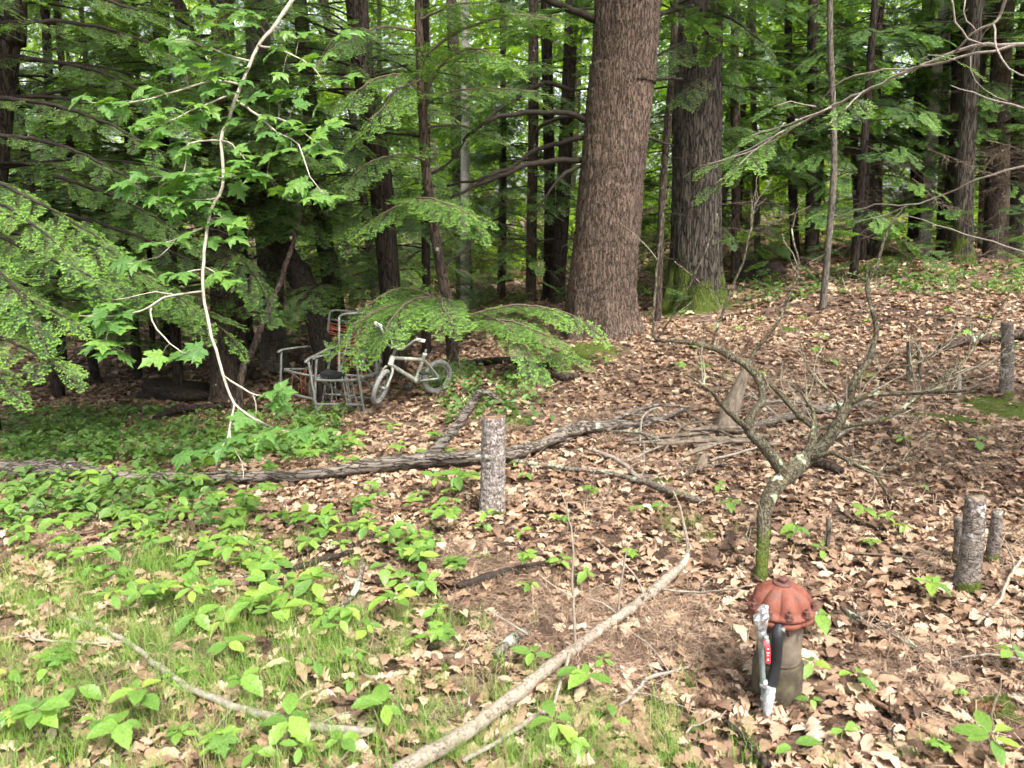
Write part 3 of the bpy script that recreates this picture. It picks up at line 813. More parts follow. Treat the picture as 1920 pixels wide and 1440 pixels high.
def tree(name, label, spec, Y, mat, top=9.0, n=12, amp=0.006, crown=None, dead=0, group=None, flare=0.0, deadmat='twig_dark', rows=None, cells=14, cat='tree', seed=None, dead_z=(0.5, 3.2), dead_L=0.9):
    path, rad = px_trunk(spec, Y, top=top)
    base = path[0].copy(); base.z = float(gz(base.x, base.y))
    root = thing(name, label, cat, base, group)
    mb = MB(); sd = seed or rt.randrange(1000)
    P2, R2 = smooth_path(path, rad, 0.25)
    trunk_mesh(mb, P2, R2, n, rows or 60, amp, cells, 4.0, flare, 5, sd)
    part('trunk', mb, M[mat], root)
    if dead:
        d = MB(); dead_boughs(d, P2, base.z + dead_z[0], base.z + dead_z[1], dead, dead_L, rt)
        part('dead_twigs', d, M[deadmat], root, kind='stuff')
    if crown:
        fr = crown.get('front')
        allp, allr, alls = [], [], []
        lb = MB()
        for (z0, z1, nb, L, s0) in crown['tiers']:
            limbs, p_, r_, s_ = conifer_boughs(P2, base.z + z0, base.z + z1, nb, L, rt, s0=s0, step=0.2 * s0, zt=base.z + top + 1, droop=crown.get('droop', 0.4), az=crown.get('az'))
            for poly, r0 in limbs: lb.tube(poly, [r0 * (1 - 0.8 * i / 6) for i in range(7)], 4, cap=False)
            allp += p_; allr += r_; alls += s_
        if fr:                            # boughs reaching out to the light of the glade
            limbs, p_, r_, s_ = conifer_boughs(P2, base.z + fr[0], base.z + fr[1], fr[2], fr[3], rt, s0=.85, step=0.15, zt=base.z + top + 1, droop=.5, az=(-pi / 2, .75))
            for poly, r0 in limbs: lb.tube(poly, [r0 * .8 * (1 - 0.8 * i / 6) for i in range(7)], 4, cap=False)
            allp += p_; allr += r_; alls += s_
        part('limbs', lb, M['twig_dark'], root, kind='stuff')
        pr = crown['protos']
        o = scatter('crown', pr, [tuple(p) for p in allp], [tuple(r) for r in allr], alls, [rt.randrange(len(pr)) for _ in allp], parent=root, origin=tuple(base))
        o.location = (0, 0, 0)
    return root, P2, R2

# ---- the great hemlock in the middle
yJ = hit(1130, 628).y
path, rad = px_trunk([(1177, 0, 110), (1168, 120, 111), (1150, 300, 113), (1140, 420, 116), (1128, 560, 118), (1130, 628, 116)], yJ, top=13)
base = path[0].copy(); base.z = float(gz(base.x, base.y))
big = thing('hemlock_tree', 'massive straight reddish brown hemlock trunk rising from the leaf litter in the middle', 'tree', base, 'large hemlock trunks')
mb = MB(); P2, R2 = smooth_path(path, rad, 0.2)
trunk_mesh(mb, P2, R2, 190, 640, 0.020, 44, 6.0, 0.19, 5, 21)
part('trunk', mb, M['bark_hemlock'], big)
def px_branch(root, name, spec, mat, wob=0.012, n=6, step=0.08, parent=None, rng=rt, rough=0.08):
    """spec: [(px, py, Y, width_px)]"""
    pts = [aty(a, b_, c) for a, b_, c, _ in spec]; rd = [w * mpp(c) / 2 for _, _, c, w in spec]
    p, r = smooth_path(pts, rd, step, wob, rng)
    mb = MB(); mb.tube(p, r, n, rough=rough, rng=rng)
    part(name, mb, M[mat], root, parent=parent)
    return p, r
for spec in ([(1105, 228, yJ, 11), (1060, 212, yJ - .1, 10), (980, 212, yJ - .3, 9), (920, 224, yJ - .5, 8), (868, 264, yJ - .6, 4)],
             [(1105, 215, yJ, 8), (1050, 222, yJ + .2, 7), (1008, 240, yJ + .4, 6), (992, 285, yJ + .5, 3)],
             [(1095, 258, yJ, 10), (1010, 280, yJ + .1, 9), (960, 312, yJ, 8), (900, 335, yJ - .2, 6), (838, 348, yJ - .3, 3)],
             [(1090, 300, yJ, 12), (1000, 306, yJ - .2, 11), (950, 326, yJ - .4, 9), (900, 345, yJ - .5, 7), (845, 372, yJ - .7, 4)],
             [(1095, 310, yJ, 8), (1060, 325, yJ - .2, 7), (1030, 362, yJ - .3, 4), (1000, 405, yJ - .3, 3)],
             [(1125, 40, yJ, 14), (1085, 25, yJ - .1, 12), (1040, 5, yJ - .2, 10), (960, -40, yJ - .3, 6)],
             [(1075, 170, yJ + .5, 9), (1020, 155, yJ + .4, 8), (960, 190, yJ, 6), (900, 235, yJ - .2, 4)],
             [(1225, 32, yJ, 9), (1250, 24, yJ + .2, 8), (1300, 10, yJ + .5, 5)],
             [(1215, 150, yJ, 7), (1245, 146, yJ + .2, 6), (1280, 150, yJ + .5, 4)],
             [(1205, 256, yJ, 6), (1235, 265, yJ + .2, 5), (1262, 274, yJ + .4, 3)]):
    px_branch(big, 'dead_branch', spec, 'twig_dark')
lb = MB(); ap, ar, as_ = [], [], []
for (z0, z1, nb, L, s0) in ((3.4, 5.0, 7, 2.2, 1.0), (5.0, 11.0, 18, 2.6, 2.0)):
    limbs, a1, a2, a3 = conifer_boughs(P2, base.z + z0, base.z + z1, nb, L, rt, s0=s0, step=0.2 * s0, zt=14)
    for poly, r0 in limbs: lb.tube(poly, [r0 * (1 - .8 * i / 6) for i in range(7)], 4, cap=False)
    ap += a1; ar += a2; as_ += a3
part('limbs', lb, M['twig_dark'], big, kind='stuff')
scatter('crown', P_FAR, [tuple(p) for p in ap], [tuple(r) for r in ar], as_, [rt.randrange(2) for _ in ap], parent=big, origin=tuple(base))

# ---- its neighbour, grey and mossy at the foot
yK = hit(1305, 575).y
path, rad = px_trunk([(1308, 0, 84), (1307, 200, 84), (1306, 400, 86), (1304, 575, 92)], yK, top=12)
base = path[0].copy(); base.z = float(gz(base.x, base.y))
nb_ = thing('hemlock_tree', 'thick grey furrowed trunk with a mossy green foot just behind the massive one', 'tree', base, 'large hemlock trunks')
mb = MB(); P2, R2 = smooth_path(path, rad, 0.2)
trunk_mesh(mb, P2, R2, 110, 360, 0.034, 30, 2.2, 0.22, 6, 44)
part('trunk', mb, M['bark_old'], nb_)
d = MB(); dead_boughs(d, P2, base.z + 1.4, base.z + 3.6, 16, 1.0, rt); part('dead_twigs', d, M['twig_dark'], nb_, kind='stuff')
lb = MB(); ap, ar, as_ = [], [], []
for (z0, z1, n_, L, s0) in ((3.0, 4.6, 8, 1.8, .9), (5.0, 10.0, 14, 2.4, 2.0)):
    limbs, a1, a2, a3 = conifer_boughs(P2, base.z + z0, base.z + z1, n_, L, rt, s0=s0, step=0.19 * s0, zt=13)
    for poly, r0 in limbs: lb.tube(poly, [r0 * (1 - .8 * i / 6) for i in range(7)], 4, cap=False)
    ap += a1; ar += a2; as_ += a3
part('limbs', lb, M['twig_dark'], nb_, kind='stuff')
scatter('crown', P_MID[2:] + P_FAR, [tuple(p) for p in ap], [tuple(r) for r in ar], as_, [rt.randrange(3) for _ in ap], parent=nb_, origin=tuple(base))

# ---- the other trunks, read from the photograph one by one: (spec top -> bottom, distance)
def tiers(lo, hi, n, L, s=1.0, top=0): return [(lo, hi, n, L, s * .82)] + ([(hi, hi + 5, int(top * .45), L * 1.2, 2.0)] if top else [])
SH = 'slim trunks of the forest behind'
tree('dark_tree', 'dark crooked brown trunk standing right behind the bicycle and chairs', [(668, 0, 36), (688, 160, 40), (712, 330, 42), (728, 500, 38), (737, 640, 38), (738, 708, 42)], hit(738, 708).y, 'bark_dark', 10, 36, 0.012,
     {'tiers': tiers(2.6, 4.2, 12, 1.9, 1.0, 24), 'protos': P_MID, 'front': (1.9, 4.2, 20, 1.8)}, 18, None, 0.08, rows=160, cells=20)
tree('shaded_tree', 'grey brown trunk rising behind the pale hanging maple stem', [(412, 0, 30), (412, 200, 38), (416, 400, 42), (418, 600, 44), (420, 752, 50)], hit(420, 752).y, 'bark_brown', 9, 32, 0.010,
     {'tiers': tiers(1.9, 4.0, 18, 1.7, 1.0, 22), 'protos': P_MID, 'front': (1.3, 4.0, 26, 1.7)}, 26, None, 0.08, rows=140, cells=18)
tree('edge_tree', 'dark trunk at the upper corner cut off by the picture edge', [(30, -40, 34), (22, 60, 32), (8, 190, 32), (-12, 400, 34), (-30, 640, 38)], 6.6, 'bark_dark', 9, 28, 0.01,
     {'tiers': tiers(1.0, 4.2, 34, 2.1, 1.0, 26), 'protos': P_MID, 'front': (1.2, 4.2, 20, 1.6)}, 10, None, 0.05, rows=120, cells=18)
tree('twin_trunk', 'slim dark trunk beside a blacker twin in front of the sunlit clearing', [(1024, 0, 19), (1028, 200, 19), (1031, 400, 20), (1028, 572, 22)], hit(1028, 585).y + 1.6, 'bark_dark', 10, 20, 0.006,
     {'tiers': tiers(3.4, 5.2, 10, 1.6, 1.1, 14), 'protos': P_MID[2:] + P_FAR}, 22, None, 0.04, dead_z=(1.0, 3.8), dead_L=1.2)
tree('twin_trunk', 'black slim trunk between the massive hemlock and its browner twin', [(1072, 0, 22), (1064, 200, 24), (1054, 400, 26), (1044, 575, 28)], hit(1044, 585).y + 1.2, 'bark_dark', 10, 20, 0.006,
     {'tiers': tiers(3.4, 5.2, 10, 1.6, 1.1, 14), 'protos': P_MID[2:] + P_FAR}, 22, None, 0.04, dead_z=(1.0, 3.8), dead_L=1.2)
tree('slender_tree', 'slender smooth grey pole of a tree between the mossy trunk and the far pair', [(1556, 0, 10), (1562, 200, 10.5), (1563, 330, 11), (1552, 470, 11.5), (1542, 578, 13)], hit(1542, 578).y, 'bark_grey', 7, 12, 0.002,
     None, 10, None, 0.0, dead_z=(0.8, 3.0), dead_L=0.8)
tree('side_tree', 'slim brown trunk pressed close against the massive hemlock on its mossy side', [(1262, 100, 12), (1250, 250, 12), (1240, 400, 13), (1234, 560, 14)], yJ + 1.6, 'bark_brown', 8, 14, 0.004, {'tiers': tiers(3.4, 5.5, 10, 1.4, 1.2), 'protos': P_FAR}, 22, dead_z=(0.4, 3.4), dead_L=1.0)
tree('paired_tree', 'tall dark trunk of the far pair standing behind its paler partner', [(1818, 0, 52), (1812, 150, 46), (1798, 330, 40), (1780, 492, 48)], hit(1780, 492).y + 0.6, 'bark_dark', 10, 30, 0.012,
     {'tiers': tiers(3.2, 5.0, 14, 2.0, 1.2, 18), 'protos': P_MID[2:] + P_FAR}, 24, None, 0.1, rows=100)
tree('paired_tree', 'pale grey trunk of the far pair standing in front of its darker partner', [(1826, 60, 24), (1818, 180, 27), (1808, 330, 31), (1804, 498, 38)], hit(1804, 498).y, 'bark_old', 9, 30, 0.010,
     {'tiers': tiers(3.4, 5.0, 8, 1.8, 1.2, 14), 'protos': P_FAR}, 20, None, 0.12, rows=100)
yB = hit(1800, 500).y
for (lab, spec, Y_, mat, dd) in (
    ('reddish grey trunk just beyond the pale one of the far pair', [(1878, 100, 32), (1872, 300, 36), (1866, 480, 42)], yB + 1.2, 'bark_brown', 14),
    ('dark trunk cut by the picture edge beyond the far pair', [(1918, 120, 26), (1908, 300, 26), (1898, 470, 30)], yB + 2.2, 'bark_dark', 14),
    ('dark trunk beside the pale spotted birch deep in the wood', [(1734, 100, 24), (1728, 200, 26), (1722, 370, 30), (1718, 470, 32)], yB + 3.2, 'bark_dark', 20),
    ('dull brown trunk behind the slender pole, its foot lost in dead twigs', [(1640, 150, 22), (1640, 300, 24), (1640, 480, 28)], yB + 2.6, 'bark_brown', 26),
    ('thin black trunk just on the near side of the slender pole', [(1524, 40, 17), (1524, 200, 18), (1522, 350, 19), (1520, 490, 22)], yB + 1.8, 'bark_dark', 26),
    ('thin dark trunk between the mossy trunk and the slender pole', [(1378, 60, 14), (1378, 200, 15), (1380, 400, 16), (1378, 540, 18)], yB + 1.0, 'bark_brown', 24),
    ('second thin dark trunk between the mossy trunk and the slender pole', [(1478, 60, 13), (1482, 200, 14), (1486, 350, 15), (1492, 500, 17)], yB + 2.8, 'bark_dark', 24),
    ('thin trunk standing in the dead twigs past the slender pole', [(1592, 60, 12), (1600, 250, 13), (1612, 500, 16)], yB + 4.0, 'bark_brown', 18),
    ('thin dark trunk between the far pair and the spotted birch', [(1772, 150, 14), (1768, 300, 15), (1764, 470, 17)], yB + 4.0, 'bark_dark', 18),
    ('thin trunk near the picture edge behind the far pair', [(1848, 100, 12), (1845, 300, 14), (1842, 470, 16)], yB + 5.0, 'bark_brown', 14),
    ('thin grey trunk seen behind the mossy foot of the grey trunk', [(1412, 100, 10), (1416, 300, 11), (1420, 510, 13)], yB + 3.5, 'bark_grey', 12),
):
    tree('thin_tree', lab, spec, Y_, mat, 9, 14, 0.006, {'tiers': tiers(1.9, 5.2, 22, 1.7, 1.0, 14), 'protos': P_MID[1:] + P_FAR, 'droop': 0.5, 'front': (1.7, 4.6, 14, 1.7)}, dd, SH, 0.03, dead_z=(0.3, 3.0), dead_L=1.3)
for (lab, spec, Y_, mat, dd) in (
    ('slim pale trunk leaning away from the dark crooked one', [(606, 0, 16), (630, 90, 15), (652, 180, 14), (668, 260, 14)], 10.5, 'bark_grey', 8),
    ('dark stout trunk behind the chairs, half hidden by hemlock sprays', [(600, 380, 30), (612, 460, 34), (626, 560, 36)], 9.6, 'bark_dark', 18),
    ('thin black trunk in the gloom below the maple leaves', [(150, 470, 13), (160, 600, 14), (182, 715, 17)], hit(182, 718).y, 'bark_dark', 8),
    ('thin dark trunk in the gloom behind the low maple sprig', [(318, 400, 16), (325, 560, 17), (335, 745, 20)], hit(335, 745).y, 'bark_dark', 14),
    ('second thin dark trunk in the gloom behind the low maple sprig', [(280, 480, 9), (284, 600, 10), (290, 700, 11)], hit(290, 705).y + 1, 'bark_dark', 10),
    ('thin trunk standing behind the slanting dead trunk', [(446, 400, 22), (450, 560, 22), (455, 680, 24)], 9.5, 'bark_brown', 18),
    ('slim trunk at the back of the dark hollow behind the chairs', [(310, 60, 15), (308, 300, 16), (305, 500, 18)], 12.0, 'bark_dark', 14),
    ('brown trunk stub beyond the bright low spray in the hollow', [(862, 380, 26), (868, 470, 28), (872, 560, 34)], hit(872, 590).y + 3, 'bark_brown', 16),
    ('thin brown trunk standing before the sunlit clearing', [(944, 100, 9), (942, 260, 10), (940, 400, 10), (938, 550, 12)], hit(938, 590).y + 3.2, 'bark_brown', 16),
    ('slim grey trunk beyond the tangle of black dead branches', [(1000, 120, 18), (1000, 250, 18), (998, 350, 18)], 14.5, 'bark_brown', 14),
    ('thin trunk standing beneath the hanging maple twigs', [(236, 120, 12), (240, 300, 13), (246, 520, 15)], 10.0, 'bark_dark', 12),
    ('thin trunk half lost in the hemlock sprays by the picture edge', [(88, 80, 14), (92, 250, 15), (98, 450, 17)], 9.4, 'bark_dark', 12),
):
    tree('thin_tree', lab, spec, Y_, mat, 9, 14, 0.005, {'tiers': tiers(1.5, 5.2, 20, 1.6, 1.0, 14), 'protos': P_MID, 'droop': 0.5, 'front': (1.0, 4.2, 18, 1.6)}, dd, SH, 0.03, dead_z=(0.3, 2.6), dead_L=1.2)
# birches in the far light
tree('birch_tree', 'thin white spotted birch trunk behind the black dead branches', [(872, 40, 14), (872, 150, 14), (873, 250, 15), (872, 360, 16)], 15.5, 'bark_birch', 12, 14, 0.004, None, 0)
tree('birch_tree', 'pale spotted birch trunk deep in the wood before the far pair', [(1756, 150, 16), (1748, 260, 18), (1738, 400, 20)], 14.5, 'bark_birch', 12, 14, 0.004, None, 0)
# slanting dead trunks (real lean, no crown)
for nm, lab, spec, mat in (('leaning_dead_tree', 'black dead trunk slanting through the shade behind the chairs', [(418, 235, 9.6, 30), (470, 350, 9.4, 36), (520, 450, 9.1, 42), (575, 545, 8.8, 46), (606, 640, 8.4, 46), (612, 690, 8.2, 46)], 'bark_dark'),
                           ('leaning_dead_tree', 'thin pale dead stem leaning across the gloom behind the maple', [(572, 385, 8.6, 6), (548, 460, 8.3, 8), (520, 545, 8.0, 10), (480, 640, 7.7, 12), (452, 712, 7.4, 14)], 'bark_brown')):
    pts = [aty(a, b_, c) for a, b_, c, _ in spec]; rd = [w * mpp(c) / 2 for *_, c, w in spec]
    g = G(pts[-1].x, pts[-1].y); root = thing(nm, lab, 'dead tree', g)
    if pts[-1].z > g.z: pts.append(Vector((pts[-1].x, pts[-1].y - .1, g.z - .05))); rd.append(rd[-1])
    if lab.startswith('black'):
        pts.insert(0, pts[0] + Vector((-0.6, 0.3, 1.6))); rd.insert(0, rd[0] * .8)
    P2, R2 = smooth_path(pts, rd, 0.12, 0.01, rt); mb = MB(); mb.tube(P2, R2, 14, rough=0.08, rng=rt)
    part('trunk', mb, M[mat], root)
    d = MB()
    for _ in range(6):
        i = rt.randrange(2, len(P2) - 3); p = P2[i]; e = Vector((rt.uniform(-1, 1), rt.uniform(-.6, .6), rt.uniform(-.2, .6)))
        dd = MB(); dd.tube([p, p + e * .2, p + e * .4 + Vector((0, 0, -.05))], [.008, .006, .003], 5); part('dead_branch', dd, M['twig_dark'], root)

# ---- mid-distance hemlock understorey: full low crowns closing the view
UN = [(-5.2, 8.6, 1.7), (-6.4, 12.5, 2.0), (-3.9, 11.3, 1.8), (-2.3, 13.6, 1.7), (-0.2, 15.6, 1.4), (2.9, 13.8, 1.5), (4.4, 15.2, 1.8), (6.3, 14.0, 1.8), (8.6, 15.0, 1.9), (-8.6, 16, 2.2), (-4.9, 17, 2.0), (7.2, 18.5, 1.9), (10.8, 18, 2.2), (-1.2, 10.6, 1.1), (5.2, 11.8, 1.2)]
where = ['by the picture edge above the fallen log', 'in the far dark corner of the wood', 'behind the grey brown trunk', 'behind the slanting dead trunk', 'beyond the black dead branches', 'beyond the mossy trunk', 'behind the slender pole', 'behind the spotted birch', 'behind the far pair of trunks', 'farthest off in the shaded side of the wood', 'deep behind the maple leaves', 'deep behind the slender pole', 'deep behind the far pair of trunks', 'between the crooked trunk and the clearing', 'close beyond the mossy trunk']
for (x, y, L), w in zip(UN, where):
    b0 = G(x, y); h = rt.uniform(6, 9)
    root = thing('young_hemlock', 'dark drooping young hemlock ' + w, 'tree', b0, 'young hemlocks of the understorey')
    pth = [b0 + Vector((0, 0, -.1)), b0 + Vector((rt.uniform(-.1, .1), 0, h * .5)), b0 + Vector((rt.uniform(-.2, .2), 0, h))]
    P2, R2 = smooth_path(pth, [0.07, 0.05, 0.02], 0.4); mb = MB(); mb.tube(P2, R2, 8, rough=.08, rng=rt); part('trunk', mb, M['bark_dark'], root)
    pr = P_MID[1:] if y < 11.5 else P_FAR
    lb = MB(); limbs, ap, ar, as_ = conifer_boughs(P2, b0.z + (0.7 if y < 12 else 1.1), b0.z + h * .75, 38 if y < 14 else 30, L, rt, s0=0.95 if y < 12 else 1.2, step=0.19 if y < 12 else 0.26, zt=b0.z + h + 1, droop=.55)
    for poly, r0 in limbs: lb.tube(poly, [r0 * (1 - .8 * i / 6) for i in range(7)], 4, cap=False)
    part('limbs', lb, M['twig_dark'], root, kind='stuff')
    scatter('crown', pr, [tuple(p) for p in ap], [tuple(r) for r in ar], as_, [rt.randrange(len(pr)) for _ in ap], parent=root, origin=tuple(b0))

# ---- sunlit broadleaved trees far behind
FT = [(-17, 27), (-11.5, 24), (-7.5, 30), (-4.5, 25.5), (-1.2, 29), (1.8, 26), (4.8, 30), (7.6, 25.5), (11, 29), (14.5, 25), (18.5, 29), (-14, 36), (-9, 40), (-3, 38), (3, 39), (9, 38), (15, 38), (21, 37), (-20, 38), (-2, 22.5), (6, 22.8)]
seen_side = {}
for k, (x, y) in enumerate(sorted(FT, key=lambda q: q[1])):
    b0 = G(x, y); h = rt.uniform(11, 15)
    side = ['far off beyond the hemlocks by the edge', 'behind the maple leaves', 'beyond the crooked dark trunk', 'beyond the black dead branches', 'between the two thick trunks', 'beyond the slender pole', 'beyond the far pair of trunks'][min(6, max(0, int((x / y + 0.66) / 1.32 * 7)))]
    seen_side[side] = seen_side.get(side, 0) + 1
    root = thing('broadleaf_tree', ['', 'second ', 'third ', 'fourth ', 'fifth ', 'sixth '][min(5, seen_side[side] - 1)] + 'bright yellow green leafy tree ' + side, 'tree', b0, 'sunlit broadleaved trees')
    P2, R2 = smooth_path([b0 + Vector((0, 0, -.1)), b0 + Vector((rt.uniform(-.4, .4), 0, h * .5)), b0 + Vector((rt.uniform(-.8, .8), 0, h))], [0.16, 0.11, 0.04], 0.8)
    mb = MB(); mb.tube(P2, R2, 8, rough=.06, rng=rt); part('trunk', mb, M[rt.choice(['bark_grey', 'bark_dark', 'bark_brown'])], root)
    ap, ar, as_ = [], [], []
    for _ in range(240):
        z = b0.z + rt.uniform(0.3, h); rad_ = 3.6 * sqrt(rt.random()) * (0.75 + 0.25 * sin(pi * (z - b0.z) / h))
        a = rt.uniform(0, 2 * pi)
        ap.append((x + rad_ * cos(a), y + rad_ * sin(a), z)); ar.append((rt.gauss(0, .3), rt.gauss(0, .3), rt.uniform(0, 6.28))); as_.append(rt.uniform(0.8, 1.6))
    scatter('crown', P_LEAF, ap, ar, as_, [rt.randrange(3) for _ in ap], parent=root, origin=tuple(b0))

# ------------------------------------------------------------------ near hemlock boughs, every spray its own part
rn = random.Random(4)
def bough(root, spec, meshes, step=0.10, s=1.0, mat='twig_brown', start=0.15, side=(0.6, 1.1), droop=0.2, n=5, tip=1.0, keep=1.0):
    p, r = px_branch(root, 'branch', spec, mat, 0.006, n, 0.06, rng=rn)
    L = [0.0]
    for a, b_ in zip(p, p[1:]): L.append(L[-1] + (b_ - a).length)
    k = max(3, int(L[-1] * (1 - start) / step))
    for i in range(k + 1):
        d = L[-1] * (start + (1 - start) * i / k)
        j = max(0, min(len(p) - 2, int(np.searchsorted(L, d)) - 1))
        q = p[j].lerp(p[j + 1], (d - L[j]) / max(1e-5, L[j + 1] - L[j])); tg = (p[min(j + 2, len(p) - 1)] - p[max(0, j - 1)]).normalized()
        if rn.random() > keep: continue
        ang = (1 if i % 2 else -1) * rn.uniform(*side) if i < k else 0
        ax = Matrix.Rotation(ang, 3, 'Z') @ tg + Vector((0, 0, -droop * rn.uniform(0.2, 1.5)))
        o = link('spray', rn.choice(meshes), root, q - root.location)
        o.rotation_euler = orient(ax, (rn.uniform(-.25, .25), rn.uniform(-.45, .05), 1))
        sc = s * rn.uniform(0.75, 1.2) * (1 - (1 - tip) * i / k); o.scale = (sc, sc, sc)

# the slim hemlock sapling by the bicycle
yC = hit(852, 705).y
path, rad = px_trunk([(784, -20, 13), (787, 90, 14), (791, 190, 15), (800, 330, 16), (822, 480, 19), (842, 590, 21), (852, 705, 24)], yC, top=5)
base = path[0].copy(); base.z = float(gz(base.x, base.y))
sap = thing('hemlock_sapling', 'slim bending hemlock sapling with bright new tips over the bicycle', 'tree', base)
mb = MB(); P2, R2 = smooth_path(path, rad, 0.12, .004, rn); trunk_mesh(mb, P2, R2, 20, 160, 0.006, 12, 9, 0.04, 4, 3); part('trunk', mb, M['bark_brown'], sap)
y0 = yC
for spec, k in (
    ([(846, 600, y0, 6), (800, 572, y0 - .25, 5), (740, 572, y0 - .5, 4), (690, 590, y0 - .7, 3), (652, 620, y0 - .8, 2)], 1),
    ([(842, 580, y0, 6), (790, 545, y0 - .1, 5), (735, 545, y0 - .2, 4), (690, 572, y0 - .35, 2)], 1),
    ([(840, 575, y0, 5), (830, 560, y0 - .4, 4), (830, 575, y0 - .8, 3), (845, 600, y0 - 1.1, 2)], 1),
    ([(838, 560, y0, 5), (780, 560, y0 - .5, 4), (745, 585, y0 - .9, 3), (722, 620, y0 - 1.1, 2)], 1),
    ([(848, 605, y0, 6), (900, 585, y0 - .2, 5), (970, 572, y0 - .4, 4), (1040, 580, y0 - .5, 3), (1092, 600, y0 - .55, 2)], 1),
    ([(850, 615, y0, 6), (910, 600, y0 - .4, 5), (970, 605, y0 - .7, 4), (1030, 632, y0 - .9, 2)], 1),
    ([(900, 588, y0 - .2, 5), (950, 610, y0 - .7, 4), (985, 650, y0 - .9, 3), (1008, 690, y0 - 1.0, 2)], 1),
    ([(930, 600, y0 - .3, 4), (1000, 640, y0 - .6, 3), (1062, 665, y0 - .7, 2)], 1),
    ([(850, 660, y0, 5), (835, 690, y0 - .35, 4), (822, 725, y0 - .55, 3), (812, 758, y0 - .65, 2)], 1),
    ([(850, 650, y0, 5), (862, 690, y0 - .3, 4), (850, 735, y0 - .5, 3), (838, 770, y0 - .55, 2)], 1),
    ([(846, 600, y0, 6), (790, 590, y0 - .45, 5), (740, 610, y0 - .8, 4), (690, 640, y0 - .95, 2)], 1),
    ([(808, 390, y0, 5), (780, 372, y0 - .3, 4), (820, 375, y0 - .7, 3), (885, 402, y0 - .9, 2)], 1),
    ([(812, 410, y0, 5), (840, 385, y0 - .4, 4), (875, 410, y0 - .6, 2)], 1),
    ([(806, 375, y0, 5), (760, 380, y0 - .2, 4), (700, 410, y0 - .4, 2)], 1),
    ([(798, 300, y0, 5), (755, 290, y0 - .2, 4), (700, 302, y0 - .5, 3), (660, 330, y0 - .6, 2)], 0),
    ([(792, 190, y0, 6), (830, 120, y0 - .2, 5), (880, 92, y0 - .4, 4), (940, 105, y0 - .6, 2)], 1),
    ([(792, 180, y0, 6), (750, 140, y0 - .3, 4), (700, 150, y0 - .5, 3), (655, 180, y0 - .7, 2)], 1),
    ([(792, 200, y0, 5), (840, 175, y0 - .3, 4), (900, 165, y0 - .5, 3), (1000, 170, y0 - .6, 2)], 0),
    ([(790, 150, y0, 5), (740, 170, y0 - .4, 4), (720, 200, y0 - .6, 3), (690, 225, y0 - .7, 2)], 1),
    ([(788, 110, y0, 6), (860, 60, y0 - .1, 5), (950, 30, y0 - .3, 4), (1050, 35, y0 - .4, 2)], 0),
    ([(786, 60, y0, 6), (720, 50, y0 - .2, 4), (640, 80, y0 - .4, 2)], 0),
    ([(786, 40, y0, 6), (850, 10, y0 - .3, 4), (930, 5, y0 - .6, 2)], 0),
    ([(795, 240, y0, 5), (850, 235, y0 + .3, 4), (920, 250, y0 + .4, 2)], 0),
):
    bough(sap, spec, HI if k else HI_OLD + HI[1:2], 0.056, 0.72)
for spec in ([(797, 262, y0, 7), (770, 252, y0 + .1, 6), (720, 250, y0 + .3, 3)], [(800, 335, y0, 6), (845, 300, y0 + .2, 4), (872, 262, y0 + .3, 2)], [(826, 500, y0, 6), (870, 470, y0 + .2, 4), (910, 420, y0 + .4, 2)]):
    px_branch(sap, 'dead_branch', spec, 'twig_dark', rng=rn)

